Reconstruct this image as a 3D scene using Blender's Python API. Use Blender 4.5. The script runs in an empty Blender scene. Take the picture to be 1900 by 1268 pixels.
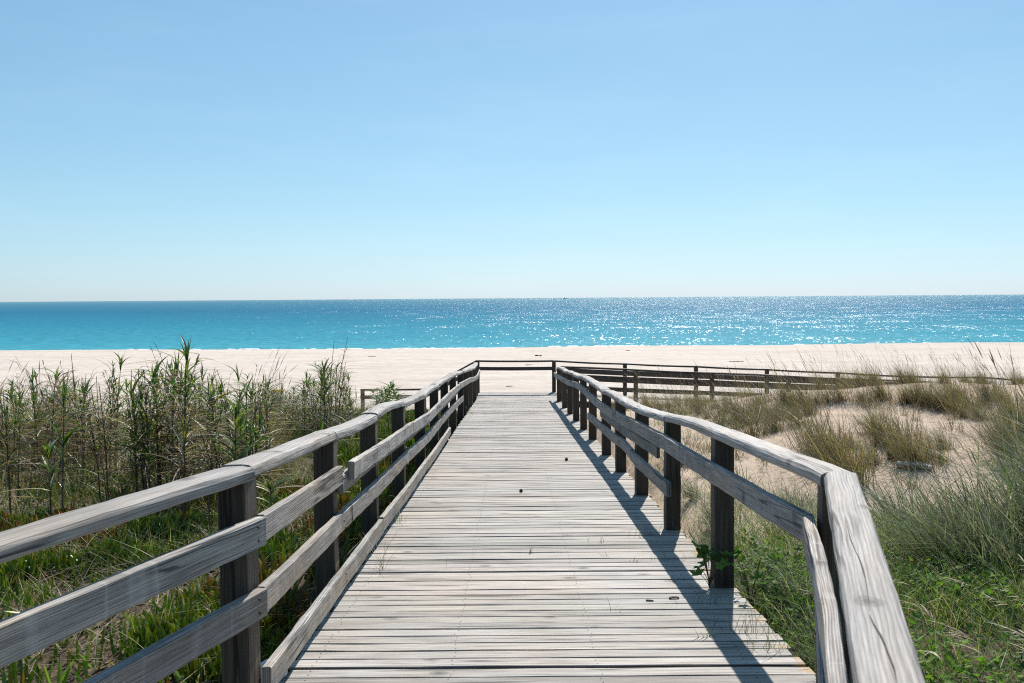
import bpy, math, random
import numpy as np
from mathutils import Vector, Matrix

SC = bpy.context.scene
COL = SC.collection
RNG = np.random.default_rng(11)
random.seed(5)
R = math.radians

# ------------------------------------------------------------------ helpers
def link(o, parent=None):
    COL.objects.link(o)
    if parent is not None:
        o.parent = parent
    return o

def tag(o, label=None, cat=None, group=None, kind=None):
    if label: o['label'] = label
    if cat: o['category'] = cat
    if group: o['group'] = group
    if kind: o['kind'] = kind
    return o

def empty(name, loc=(0, 0, 0), rz=0.0):
    o = bpy.data.objects.new(name, None)
    o.empty_display_size = 0.1
    o.location = loc
    o.rotation_euler = (0, 0, rz)
    return link(o)

def copy_tree(o, parent=None):
    c = o.copy()
    COL.objects.link(c)
    if parent is not None:
        c.parent = parent
    for ch in list(o.children):
        copy_tree(ch, c)
    return c

class MB:
    """collects vertices, faces, colours and uvs for ONE mesh"""
    def __init__(self):
        self.v = []; self.f4 = []; self.f3 = []; self.c = []; self.n = 0
        self.uv4 = []; self.uv3 = []; self.m4 = []; self.m3 = []; self.has_uv = False
    def add(self, V, quads=None, tris=None, col=(1, 1, 1), uvq=None, uvt=None, mat=0):
        V = np.asarray(V, dtype=np.float64).reshape(-1, 3)
        c = np.asarray(col, dtype=np.float64)
        if c.ndim == 1: c = np.tile(c, (len(V), 1))
        self.v.append(V); self.c.append(c)
        if quads is not None and len(quads):
            q = np.asarray(quads, dtype=np.int64).reshape(-1, 4)
            self.f4.append(q + self.n); self.m4.append(np.full(len(q), mat))
            self.uv4.append(np.zeros((len(q), 4, 2)) if uvq is None else np.asarray(uvq).reshape(-1, 4, 2))
        if tris is not None and len(tris):
            t = np.asarray(tris, dtype=np.int64).reshape(-1, 3)
            self.f3.append(t + self.n); self.m3.append(np.full(len(t), mat))
            self.uv3.append(np.zeros((len(t), 3, 2)) if uvt is None else np.asarray(uvt).reshape(-1, 3, 2))
        self.n += len(V)
    def mesh(self, name, mats, smooth=False):
        me = bpy.data.meshes.new(name)
        V = np.concatenate(self.v)
        me.vertices.add(len(V)); me.vertices.foreach_set('co', V.ravel())
        q = np.concatenate(self.f4) if self.f4 else np.zeros((0, 4), int)
        t = np.concatenate(self.f3) if self.f3 else np.zeros((0, 3), int)
        li = np.concatenate([q.ravel(), t.ravel()])
        me.loops.add(len(li)); me.loops.foreach_set('vertex_index', li.astype(np.int32))
        ls = np.concatenate([np.arange(len(q)) * 4, len(q) * 4 + np.arange(len(t)) * 3])
        me.polygons.add(len(ls)); me.polygons.foreach_set('loop_start', ls.astype(np.int32))
        mi = np.concatenate(self.m4 + self.m3) if (self.m4 or self.m3) else np.zeros(0)
        me.polygons.foreach_set('material_index', mi.astype(np.int32))
        uv = np.concatenate([np.concatenate(self.uv4).reshape(-1, 2) if self.uv4 else np.zeros((0, 2)),
                             np.concatenate(self.uv3).reshape(-1, 2) if self.uv3 else np.zeros((0, 2))])
        layer = me.uv_layers.new(name='UVMap')
        layer.data.foreach_set('uv', uv.ravel().astype(np.float32))
        a = me.color_attributes.new('Col', 'FLOAT_COLOR', 'POINT')
        C = np.concatenate(self.c)
        C4 = np.concatenate([C, np.ones((len(C), 1))], axis=1)
        a.data.foreach_set('color', C4.ravel().astype(np.float32))
        me.update(calc_edges=True); me.validate()
        me.polygons.foreach_set('use_smooth', np.full(len(me.polygons), bool(smooth)))
        for m in (mats if isinstance(mats, (list, tuple)) else [mats]):
            me.materials.append(m)
        return me
    def build(self, name, mats, parent=None, smooth=False):
        o = bpy.data.objects.new(name, self.mesh(name, mats, smooth))
        return link(o, parent)

# ------------------------------------------------------------------ camera
F = 1847.0
CAM_Z = 1.47
PITCH = math.atan(80.5 / F)
ROLL = R(0.422)
cam = bpy.data.cameras.new('camera')
cam.sensor_width = 36.0
cam.lens = 35.0
cam.clip_start = 0.05
cam.clip_end = 200000
cam.dof.use_dof = True
cam.dof.focus_distance = 11.0
cam.dof.aperture_fstop = 8.0
camo = link(bpy.data.objects.new('camera', cam))
camo.matrix_world = (Matrix.Translation((0, 0, CAM_Z)) @ Matrix.Rotation(math.pi / 2 - PITCH, 4, 'X')
                     @ Matrix.Rotation(-ROLL, 4, 'Z'))
SC.camera = camo
_M = np.array(camo.matrix_world.to_3x3())
def at(x, y, Y):
    """point at depth Y on the sight line of a photo pixel (used to read sizes off the photo)"""
    d = _M @ np.array([(x - 950) / F, -(y - 634) / F, -1.0])
    d = d / d[1]
    return np.array([0, 0, CAM_Z]) + d * Y

# ------------------------------------------------------------------ light
SUN_EL, SUN_AZ = R(43.0), R(13.0)        # azimuth clockwise from +Y
w = bpy.data.worlds.new('World'); SC.world = w; w.use_nodes = True
nt = w.node_tree
bg = nt.nodes['Background']
sky = nt.nodes.new('ShaderNodeTexSky')
sky.sky_type = 'NISHITA'; sky.sun_disc = False
sky.sun_elevation = SUN_EL; sky.sun_rotation = SUN_AZ
sky.altitude = 0; sky.air_density = 1.0; sky.dust_density = 0.3; sky.ozone_density = 6.0
# clear-air colour response of the sky: each channel gets its own contrast
sep = nt.nodes.new('ShaderNodeSeparateColor'); comb = nt.nodes.new('ShaderNodeCombineColor')
nt.links.new(sky.outputs[0], sep.inputs[0])
def wm(op, a, b):
    m = nt.nodes.new('ShaderNodeMath'); m.operation = op
    for q, v in zip(m.inputs, (a, b)):
        if isinstance(v, (int, float)): q.default_value = v
        else: nt.links.new(v, q)
    return m.outputs[0]
SR, SG, SB = [wm('MULTIPLY', sep.outputs[i], 0.1) for i in range(3)]
# faint high haze, stretched along the horizon
tc = nt.nodes.new('ShaderNodeTexCoord'); mp = nt.nodes.new('ShaderNodeMapping'); mp.inputs['Scale'].default_value = (3.0, 3.0, 16.0)
nz = nt.nodes.new('ShaderNodeTexNoise'); nz.inputs['Scale'].default_value = 1.6; nz.inputs['Detail'].default_value = 5; nz.inputs['Roughness'].default_value = 0.62
nt.links.new(tc.outputs['Generated'], mp.inputs[0]); nt.links.new(mp.outputs[0], nz.inputs['Vector'])
wisp = wm('MULTIPLY', wm('MAXIMUM', wm('SUBTRACT', nz.outputs[0], 0.5), 0.0), 0.10)
for i, ch in enumerate((wm('MULTIPLY', wm('POWER', SR, 0.72), 0.80),
                        wm('MULTIPLY', wm('POWER', SG, 0.68), 0.98),
                        wm('MULTIPLY', wm('POWER', wm('ADD', wm('MULTIPLY', SB, 0.88), wm('MULTIPLY', SR, 0.34)), 0.66), 1.005))):
    nt.links.new(wm('MULTIPLY', wm('ADD', ch, wisp), 10.0), comb.inputs[i])
nt.links.new(comb.outputs[0], bg.inputs[0])
bg.inputs[1].default_value = 0.073
sl = bpy.data.lights.new('sun', 'SUN'); sl.energy = 5.0; sl.angle = R(0.53); sl.color = (1, 0.935, 0.85)
so = link(bpy.data.objects.new('sun', sl))
sd = Vector((math.sin(SUN_AZ) * math.cos(SUN_EL), math.cos(SUN_AZ) * math.cos(SUN_EL), math.sin(SUN_EL)))
so.rotation_euler = sd.to_track_quat('Z', 'Y').to_euler()
so.location = (10, 40, 40)
SC.view_settings.view_transform = 'Standard'; SC.view_settings.look = 'None'
SC.view_settings.exposure = 0.41; SC.view_settings.gamma = 1.0
SC.render.engine = 'CYCLES'
SC.cycles.use_denoising = False
SC.cycles.pixel_filter_type = 'BLACKMAN_HARRIS'; SC.cycles.filter_width = 1.12
SC.cycles.max_bounces = 6; SC.cycles.diffuse_bounces = 3; SC.cycles.glossy_bounces = 2
SC.cycles.transmission_bounces = 3; SC.cycles.transparent_max_bounces = 6
SC.cycles.sample_clamp_indirect = 6.0
SC.cycles.caustics_reflective = False; SC.cycles.caustics_refractive = False

# ------------------------------------------------------------------ materials
class NT:
    def __init__(self, name):
        self.m = bpy.data.materials.new(name); self.m.use_nodes = True
        self.t = self.m.node_tree; self.p = self.t.nodes['Principled BSDF']; self.out = self.t.nodes['Material Output']
    def n(self, typ, **kw):
        x = self.t.nodes.new('ShaderNode' + typ)
        for k, v in kw.items():
            if k.startswith('i_'):
                key = k[2:]
                key = int(key) if key.isdigit() else key.replace('_', ' ')
                x.inputs[key].default_value = v
            else: setattr(x, k, v)
        return x
    def l(self, a, b): self.t.links.new(a, b)
    def ramp(self, src, stops):
        r = self.n('ValToRGB'); e = r.color_ramp.elements
        while len(e) > 1: e.remove(e[-1])
        e[0].position = stops[0][0]; e[0].color = tuple(stops[0][1]) + (1,)
        for p, c in stops[1:]:
            k = e.new(p); k.color = tuple(c) + (1,)
        self.l(src, r.inputs[0]); return r.outputs[0]
    def mix(self, a, b, fac, mode='MIX'):
        x = self.n('Mix'); x.data_type = 'RGBA'; x.blend_type = mode
        for s, v in ((x.inputs[0], fac), (x.inputs[6], a), (x.inputs[7], b)):
            if hasattr(v, 'is_linked'): self.l(v, s)
            elif isinstance(v, (int, float)): s.default_value = v
            else: s.default_value = tuple(v) + (1,)
        return x.outputs[2]
    def math(self, op, a, b=None, clamp=False):
        x = self.n('Math'); x.operation = op; x.use_clamp = clamp
        for s, v in ((x.inputs[0], a), (x.inputs[1], b)):
            if v is None: continue
            if hasattr(v, 'is_linked'): self.l(v, s)
            else: s.default_value = v
        return x.outputs[0]
    def noise(self, vec, scale, detail=4, rough=0.55, dist=0.0):
        x = self.n('TexNoise', i_Scale=scale, i_Detail=detail, i_Roughness=rough, i_Distortion=dist)
        if vec is not None: self.l(vec, x.inputs['Vector'])
        return x.outputs[0]
    def mapping(self, vec, scale):
        x = self.n('Mapping'); x.inputs['Scale'].default_value = scale
        self.l(vec, x.inputs['Vector']); return x.outputs[0]

def g3(v): return (v, v, v)

def wood(name, dark, mid, light, bump=0.5, lichen=False, ring=0.5, seams=0.0, darkspots=0.35, grain=100, rings=34, tanmix=0.8):
    N = NT(name)
    uv = N.n('UVMap').outputs[0]
    streak = N.noise(N.mapping(uv, (2.4, grain, 1)), 1.0, 6, 0.66, 0.2)
    fine = N.noise(N.mapping(uv, (9, 420, 1)), 1.0, 3, 0.6)
    blot = N.noise(N.mapping(uv, (1.1, 5, 1)), 1.0, 4, 0.6)
    warp = N.n('TexWave', i_Scale=1.0, i_Distortion=9.0, i_Detail=2.0, i_Detail_Scale=0.7)
    warp.bands_direction = 'Y'
    N.l(N.mapping(uv, (1.5, rings, 1)), warp.inputs['Vector'])
    ringv = warp.outputs[1]
    base = N.ramp(streak, [(0.26, dark), (0.47, mid), (0.72, light)])
    ringm = N.ramp(ringv, [(0.0, g3(1 - 0.45 * ring)), (0.35, g3(1.0)), (1.0, g3(1 + 0.12 * ring))])
    c = N.mix(base, ringm, 1.0, 'MULTIPLY')
    c = N.mix(c, N.ramp(fine, [(0.3, g3(0.70)), (0.6, g3(1.08))]), 0.75, 'MULTIPLY')
    c = N.mix(c, N.ramp(blot, [(0.28, g3(1 - darkspots)), (0.55, g3(1.0))]), 0.8, 'MULTIPLY')
    tan = N.noise(N.mapping(uv, (0.8, 7, 1)), 1.0, 3, 0.55)
    c = N.mix(c, N.mix(c, (1.12, 0.98, 0.80), 1.0, 'MULTIPLY'), N.ramp(tan, [(0.48, g3(0)), (0.66, g3(tanmix))]))
    # knots
    vor = N.n('TexVoronoi', i_Scale=1.0, i_Randomness=1.0)
    kuv = N.mapping(uv, (4.6, 6.0, 1)); N.l(kuv, vor.inputs['Vector'])
    pick = N.n('SeparateColor'); N.l(vor.outputs['Color'], pick.inputs[0])
    kd = N.math('ADD', vor.outputs['Distance'], N.math('MULTIPLY', N.math('LESS_THAN', pick.outputs[0], 0.70), 1.0))
    kd = N.math('ADD', kd, N.math('MULTIPLY', N.math('SUBTRACT', fine, 0.5), 0.05))
    kn = N.ramp(kd, [(0.0, g3(0.13)), (0.08, g3(0.26)), (0.13, g3(0.60)), (0.16, g3(0.48)), (0.23, g3(0.9)), (0.34, g3(1.0))])
    c = N.mix(c, kn, 0.9, 'MULTIPLY')
    # long drying cracks
    crv = N.noise(N.mapping(uv, (0.55, 22, 1)), 1.0, 2, 0.4, 0.4)
    cr = N.math('ABSOLUTE', N.math('SUBTRACT', crv, 0.5))
    msk = N.ramp(N.noise(N.mapping(uv, (0.9, 3, 1)), 1.0, 1, 0.5), [(0.52, g3(0)), (0.6, g3(1))])
    crk = N.mix(g3(1), N.ramp(cr, [(0.0, g3(0.10)), (0.022, g3(0.25)), (0.036, g3(1.0))]), msk)
    c = N.mix(c, crk, 0.9, 'MULTIPLY')
    if seams > 0:
        sp = N.noise(N.mapping(uv, (3.2, 0.2, 1)), 1.0, 1, 0.4)
        ab = N.math('ABSOLUTE', N.math('SUBTRACT', sp, 0.5))
        sm = N.ramp(ab, [(0.0, g3(1.0)), (0.012, g3(0.0))])
        c = N.mix(c, N.mix(c, (0.72, 0.7, 0.68), 0.6), N.math('MULTIPLY', sm, seams))
    at_ = N.n('VertexColor'); at_.layer_name = 'Col'
    c = N.mix(c, at_.outputs[0], 1.0, 'MULTIPLY')
    if lichen:
        geo = N.n('NewGeometry'); sx = N.n('SeparateXYZ'); N.l(geo.outputs[0], sx.inputs[0])
        edge = N.ramp(N.math('DIVIDE', N.math('SUBTRACT', sx.outputs[0], 1.06), 0.3), [(0.0, g3(0)), (0.5, g3(.62)), (1.0, g3(.8))])
        ln = N.noise(geo.outputs[0], 5.5, 5, 0.65)
        lm = N.ramp(N.math('MULTIPLY', ln, edge), [(0.365, g3(0)), (0.46, g3(0.7))])
        c = N.mix(c, (0.40, 0.24, 0.06), lm)
        # pinkish and grey weather stains
        stn = N.noise(N.mapping(geo.outputs[0], (1.6, 7.0, 1)), 1.0, 6, 0.7)
        c = N.mix(c, N.ramp(stn, [(0.30, (0.62, 0.59, 0.56)), (0.46, g3(1.0))]), 0.8, 'MULTIPLY')
        st = N.noise(geo.outputs[0], 0.9, 5, 0.6)
        c = N.mix(c, N.ramp(st, [(0.35, (1.02, 0.985, 0.955)), (0.6, (0.97, 1.0, 1.03))]), 1.0, 'MULTIPLY')
    N.l(c, N.p.inputs['Base Color'])
    N.p.inputs['Roughness'].default_value = 0.72
    N.p.inputs['Specular IOR Level'].default_value = 0.35
    hsum = N.math('ADD', N.math('MULTIPLY', streak, 0.6), N.math('MULTIPLY', fine, 0.5))
    hsum = N.math('ADD', hsum, N.math('MULTIPLY', ringv, 0.25 * ring))
    b = N.n('Bump', i_Strength=bump, i_Distance=0.004)
    N.l(hsum, b.inputs['Height']); N.l(b.outputs[0], N.p.inputs['Normal'])
    return N.m

M_DECK = wood('weathered_decking', (0.10, 0.085, 0.073), (0.365, 0.338, 0.308), (0.58, 0.552, 0.515), 0.5, True, 0.45, 0, 0.35, 75, 30, 0.22)
M_RAIL = wood('weathered_rail_wood', (0.085, 0.073, 0.064), (0.325, 0.305, 0.288), (0.58, 0.56, 0.535), 0.8, False, 1.1, 0.3, 0.5, 120, 40)
M_CAP = wood('weathered_cap_wood', (0.155, 0.142, 0.131), (0.345, 0.33, 0.316), (0.51, 0.495, 0.478), 0.6, False, 0.7, 0.0, 0.4, 110, 26, 0.5)
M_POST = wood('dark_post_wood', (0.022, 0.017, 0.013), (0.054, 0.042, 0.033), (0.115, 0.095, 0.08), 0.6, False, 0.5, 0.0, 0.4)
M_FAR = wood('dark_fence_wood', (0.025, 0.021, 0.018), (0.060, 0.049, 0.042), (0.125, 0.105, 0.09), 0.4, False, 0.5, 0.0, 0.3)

def plain(name, col, rough=0.6, var=0.25, scale=20.0, bump=0.0, spec=0.4):
    N = NT(name)
    geo = N.n('TexCoord')
    nz = N.noise(geo.outputs['Object'], scale, 5, 0.6)
    c = N.mix(tuple(x * (1 - var) for x in col), tuple(min(1, x * (1 + var)) for x in col), nz)
    N.l(c, N.p.inputs['Base Color'])
    N.p.inputs['Roughness'].default_value = rough
    N.p.inputs['Specular IOR Level'].default_value = spec
    if bump:
        b = N.n('Bump', i_Strength=bump, i_Distance=0.01); N.l(nz, b.inputs['Height']); N.l(b.outputs[0], N.p.inputs['Normal'])
    return N.m

def leafy(name, rough=0.45, trans=0.35, spec=0.5, warm=(1.25, 1.35, 0.55)):
    """leaf material: colour per blade from the mesh, light passes through"""
    N = NT(name)
    a = N.n('VertexColor'); a.layer_name = 'Col'
    N.l(a.outputs[0], N.p.inputs['Base Color'])
    N.p.inputs['Roughness'].default_value = rough
    N.p.inputs['Specular IOR Level'].default_value = spec
    tr = N.n('BsdfTranslucent')
    N.l(N.mix(a.outputs[0], warm, 1.0, 'MULTIPLY'), tr.inputs[0])
    ms = N.n('MixShader'); ms.inputs[0].default_value = trans
    N.l(N.p.outputs[0], ms.inputs[1]); N.l(tr.outputs[0], ms.inputs[2]); N.l(ms.outputs[0], N.out.inputs[0])
    return N.m

M_LEAF = leafy('reed_leaf', 0.48, 0.36, 0.32)
M_GRASS = leafy('grass_blade', 0.5, 0.34, 0.3, (1.2, 1.25, 0.65))
M_DRY = leafy('dry_stalk', 0.6, 0.25, 0.3, (1.1, 1.0, 0.8))
M_HERB = leafy('herb_leaf', 0.65, 0.36, 0.15)
M_MARRAM = leafy('marram_blade', 0.52, 0.32, 0.25, (1.1, 1.2, 0.8))
M_SUCC = leafy('succulent_leaf', 0.32, 0.40, 0.5, (1.5, 1.5, 0.4))

# sand
def sand_mat():
    N = NT('sand')
    geo = N.n('NewGeometry'); pos = geo.outputs[0]
    big = N.noise(pos, 0.12, 4, 0.6)
    mid = N.noise(pos, 1.3, 6, 0.62)
    fine = N.noise(pos, 26, 4, 0.7)
    c = N.ramp(big, [(0.3, (0.555, 0.485, 0.425)), (0.7, (0.61, 0.54, 0.48))])
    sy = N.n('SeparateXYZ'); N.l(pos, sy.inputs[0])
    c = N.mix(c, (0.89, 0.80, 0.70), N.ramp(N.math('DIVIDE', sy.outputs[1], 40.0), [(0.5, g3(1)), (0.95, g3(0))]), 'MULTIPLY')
    ridge = N.noise(N.mapping(pos, (0.10, 0.45, 1)), 1.0, 5, 0.6)
    c = N.mix(c, N.ramp(ridge, [(0.32, (0.90, 0.885, 0.87)), (0.58, g3(1.02))]), 1.0, 'MULTIPLY')
    c = N.mix(c, N.ramp(mid, [(0.3, g3(0.86)), (0.6, g3(1.03))]), 1.0, 'MULTIPLY')
    c = N.mix(c, N.ramp(fine, [(0.3, g3(0.85)), (0.65, g3(1.06))]), 0.6, 'MULTIPLY')
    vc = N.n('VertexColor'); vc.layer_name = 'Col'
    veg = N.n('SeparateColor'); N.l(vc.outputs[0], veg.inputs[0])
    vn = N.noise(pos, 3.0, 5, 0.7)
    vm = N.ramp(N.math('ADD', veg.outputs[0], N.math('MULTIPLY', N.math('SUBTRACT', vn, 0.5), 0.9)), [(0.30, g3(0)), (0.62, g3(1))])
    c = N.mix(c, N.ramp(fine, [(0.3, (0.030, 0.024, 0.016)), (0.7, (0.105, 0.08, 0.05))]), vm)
    # scattered plant litter on the dunes (only near the boardwalk)
    sx = N.n('SeparateXYZ'); N.l(pos, sx.inputs[0])
    near = N.ramp(N.math('DIVIDE', sx.outputs[1], 40.0), [(0.55, g3(1)), (0.75, g3(0))])
    lit = N.noise(N.mapping(pos, (14, 9, 9)), 1.0, 5, 0.7, 0.6)
    dens = N.noise(pos, 0.7, 3, 0.6)
    lm = N.math('MULTIPLY', N.ramp(N.math('ADD', lit, N.math('MULTIPLY', dens, 0.35)), [(0.72, g3(0)), (0.80, g3(0.75))]), near)
    c = N.mix(c, (0.20, 0.145, 0.10), lm)
    # dark wrack specks on the open beach
    sp = N.noise(N.mapping(pos, (0.7, 2.2, 1)), 1.0, 3, 0.8)
    sm = N.ramp(sp, [(0.70, g3(0)), (0.76, g3(0.55))])
    far = N.ramp(N.math('DIVIDE', sx.outputs[1], 40.0), [(0.8, g3(0)), (0.95, g3(1))])
    c = N.mix(c, (0.25, 0.20, 0.15), N.math('MULTIPLY', sm, far))
    N.l(c, N.p.inputs['Base Color'])
    N.p.inputs['Roughness'].default_value = 0.95; N.p.inputs['Specular IOR Level'].default_value = 0.15
    foot = N.n('TexVoronoi', i_Scale=1.6); foot.feature = 'SMOOTH_F1'; N.l(pos, foot.inputs['Vector'])
    h = N.math('ADD', N.math('MULTIPLY', foot.outputs['Distance'], 0.6), N.math('MULTIPLY', mid, 0.8))
    h = N.math('ADD', h, N.math('MULTIPLY', fine, 0.10))
    b = N.n('Bump', i_Strength=0.6, i_Distance=0.15); N.l(h, b.inputs['Height']); N.l(b.outputs[0], N.p.inputs['Normal'])
    return N.m
M_SAND = sand_mat()

SEA_A, SEA_B = 2.6, 1.15
def sea_mat():
    N = NT('sea_water')
    geo = N.n('NewGeometry'); pos = geo.outputs[0]
    sx = N.n('SeparateXYZ'); N.l(pos, sx.inputs[0])
    ly = N.math('LOGARITHM', N.math('MAXIMUM', sx.outputs[1], 10.0), 10.0)     # depth grows away from the shore, haze beyond
    patch = N.noise(N.mapping(pos, (0.004, 0.012, 1)), 1.0, 4, 0.6)
    t = N.math('ADD', N.math('DIVIDE', N.math('SUBTRACT', ly, 2.0), 2.0), N.math('MULTIPLY', N.math('SUBTRACT', patch, 0.5), 0.12))
    c = N.ramp(t, [(0.0, (0.080, 0.33, 0.395)), (0.10, (0.042, 0.25, 0.335)), (0.22, (0.026, 0.19, 0.285)), (0.38, (0.024, 0.145, 0.245)), (0.66, (0.060, 0.185, 0.265)), (1.0, (0.12, 0.25, 0.32))])  # shallow to deep water; paler last stops paint distance haze into the colour
    rip = N.noise(N.mapping(pos, (0.55, 0.30, 1)), 1.0, 4, 0.7)
    c = N.mix(c, N.ramp(rip, [(0.33, g3(0.74)), (0.66, g3(1.22))]), 1.0, 'MULTIPLY')
    # thin foam at the waterline
    fo = N.noise(N.mapping(pos, (0.05, 0.9, 1)), 1.0, 4, 0.6)
    df = N.n('BsdfDiffuse'); N.l(c, df.inputs[0])
    gl = N.n('BsdfGlossy', i_Roughness=0.24); gl.inputs[0].default_value = (1, 1, 1, 1)
    ms = N.n('MixShader'); ms.inputs[0].default_value = 0.04
    N.l(df.outputs[0], ms.inputs[1]); N.l(gl.outputs[0], ms.inputs[2]); N.l(ms.outputs[0], N.out.inputs[0])
    N.t.nodes.remove(N.p)
    def slopes(scale, vec, amp, det):
        n = N.n('TexNoise', i_Scale=vec, i_Detail=det, i_Roughness=0.6); N.l(N.mapping(pos, scale), n.inputs['Vector'])
        v1 = N.n('VectorMath'); v1.operation = 'SUBTRACT'; v1.inputs[1].default_value = (.5, .5, .5); N.l(n.outputs['Color'], v1.inputs[0])
        v2 = N.n('VectorMath'); v2.operation = 'MULTIPLY'; v2.inputs[1].default_value = (amp, amp, 0); N.l(v1.outputs[0], v2.inputs[0])
        return v2.outputs[0]
    def vadd(a_, b_):
        v = N.n('VectorMath'); v.operation = 'ADD'; N.l(a_, v.inputs[0])
        if isinstance(b_, tuple): v.inputs[1].default_value = b_
        else: N.l(b_, v.inputs[1])
        return v.outputs[0]
    sl = vadd(slopes((2.1, 0.52, 1), 1.0, SEA_A, 2.0), slopes((1.0, 0.5, 1), 0.11, SEA_B, 3.0))
    # wind streaks: rougher and smoother bands lying along the shore
    band = N.noise(N.mapping(pos, (0.006, 0.035, 1)), 1.0, 4, 0.6)
    vs = N.n('VectorMath'); vs.operation = 'SCALE'; N.l(sl, vs.inputs[0])
    calm = N.ramp(N.math('DIVIDE', N.math('SUBTRACT', ly, 2.0), 2.0), [(0.02, g3(0.72)), (0.30, g3(1.0)), (0.8, g3(1.18))])
    N.l(N.math('MULTIPLY', N.ramp(band, [(0.35, g3(0.62)), (0.62, g3(1.0))]), calm), vs.inputs['Scale'])
    nm = N.n('VectorMath'); nm.operation = 'NORMALIZE'; N.l(vadd(vs.outputs[0], (0, 0, 1.0)), nm.inputs[0])
    N.l(nm.outputs[0], gl.inputs['Normal'])
    return N.m
M_SEA = sea_mat()

# ------------------------------------------------------------------ terrain
SLOPE = 0.0505
Y_LAND = 28.2
def deck_z(Y):
    return -SLOPE * np.clip(Y, 4.0, Y_LAND)
def ramp_z(X):                     # the side ramp falls away to the right at the same slope
    return deck_z(30.0) - 0.0495 * np.maximum(X - 1.3, 0)

def vnoise(X, Y, s, seed):
    """smooth value noise"""
    r = np.random.default_rng(seed); n = 256
    T = r.random((n, n))
    x = X / s + 1000.3; y = Y / s + 1000.7
    xi = np.floor(x).astype(int); yi = np.floor(y).astype(int)
    fx = x - xi; fy = y - yi
    fx = fx * fx * (3 - 2 * fx); fy = fy * fy * (3 - 2 * fy)
    a = T[xi % n, yi % n]; b = T[(xi + 1) % n, yi % n]; c = T[xi % n, (yi + 1) % n]; d = T[(xi + 1) % n, (yi + 1) % n]
    return (a * (1 - fx) + b * fx) * (1 - fy) + (c * (1 - fx) + d * fx) * fy - 0.5

def gauss(X, Y, cx, cy, sx, sy): return np.exp(-0.5 * (((X - cx) / sx) ** 2 + ((Y - cy) / sy) ** 2))

def ground(X, Y):
    X = np.asarray(X, float); Y = np.asarray(Y, float)
    beach_y = [31, 36, 45, 70, 96, 98.5, 103, 110, 125, 160, 400]
    beach_z = [-2.25, -2.45, -2.6, -2.95, -3.22, -3.34, -4.0, -5.0, -6.5, -9, -20]
    L = np.interp(Y, [-30, 3, 5, 10, 15, 20, 26] + beach_y, [-.28, -.30, -.36, -.66, -.86, -1.05, -1.65] + beach_z)
    Rr = np.interp(Y, [-30, 3, 6, 10, 13, 17, 21, 26] + beach_y, [-.32, -.32, -.36, -.52, -.62, -.78, -1.05, -1.6] + beach_z)
    k = 1 / (1 + np.exp(-X * 1.2))
    z = L * (1 - k) + Rr * k
    z = z + 0.52 * gauss(X, Y, 6.4, 17.0, 2.6, 3.4) + 0.40 * gauss(X, Y, 11.0, 17.0, 3.2, 3.4)
    z = z + 0.22 * gauss(X, Y, 4.0, 13.6, 1.2, 2.0) + 0.25 * gauss(X, Y, 8.8, 12.0, 1.9, 2.2)
    z = z + 0.18 * gauss(X, Y, -7.5, 14, 3, 3) + 0.15 * gauss(X, Y, -5.0, 19, 2, 2)
    fade = np.clip((31 - Y) / 6, 0.0, 1)
    z = z + fade * (0.16 * vnoise(X, Y, 1.7, 1) + 0.07 * vnoise(X, Y, 0.6, 2)) + 0.06 * vnoise(X, Y, 0.9, 3) * np.clip((60 - Y) / 30, 0.3, 1) + 0.10 * vnoise(X, Y, 2.6, 7) * np.clip((Y - 30) / 6, 0, 1) * np.clip((94 - Y) / 8, 0, 1)
    z = z + np.where(Y < 96, 1, 0) * 0.22 * vnoise(X, Y, 9, 4) * np.clip((Y - 30) / 20, 0, 1) * np.clip((93 - Y) / 12, 0, 1)
    # edge of the berm wanders a little
    z = z + np.where((Y > 92) & (Y < 108), 0.30 * vnoise(X, 0 * Y, 34, 5) + 0.12 * vnoise(X, 0 * Y, 9, 6), 0)
    # keep the sand under the timber
    under = np.clip((1.62 - np.abs(X - 0.1)) / 0.3, 0, 1) * (Y < 31.6)
    z = np.where(under > 0, np.minimum(z, z * (1 - under) + under * (deck_z(Y) - 0.30)), z)
    a, b2 = 0.2756, 0.9613
    dnear = np.abs((X - 0.09) * b2 - (Y - 4.0) * a)
    un2 = np.clip((1.55 - dnear) / 0.3, 0, 1) * (Y < 4.4)
    z = np.where(un2 > 0, np.minimum(z, z * (1 - un2) + un2 * -0.55), z)
    ur = np.clip((X - 0.9) / 0.3, 0, 1) * np.clip((Y - 27.3) / 0.5, 0, 1) * np.clip((32.0 - Y) / 0.6, 0, 1) * (X < 30)
    z = np.where(ur > 0, np.minimum(z, z * (1 - ur) + ur * (ramp_z(X) - 0.30)), z)
    return z

def gpix(x, y, y0=3.0, y1=60.0):
    """where the sight line of a photo pixel meets the ground"""
    Ys = np.linspace(y0, y1, 1200)
    d = _M @ np.array([(x - 950) / F, -(y - 634) / F, -1.0]); d = d / d[1]
    Z = CAM_Z + d[2] * Ys; X = d[0] * Ys
    h = Z - ground(X, Ys)
    k = np.argmax(h < 0)
    if h[k] >= 0: k = len(Ys) - 1
    return np.array([X[k], Ys[k], float(ground(X[k], Ys[k]))])

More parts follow.
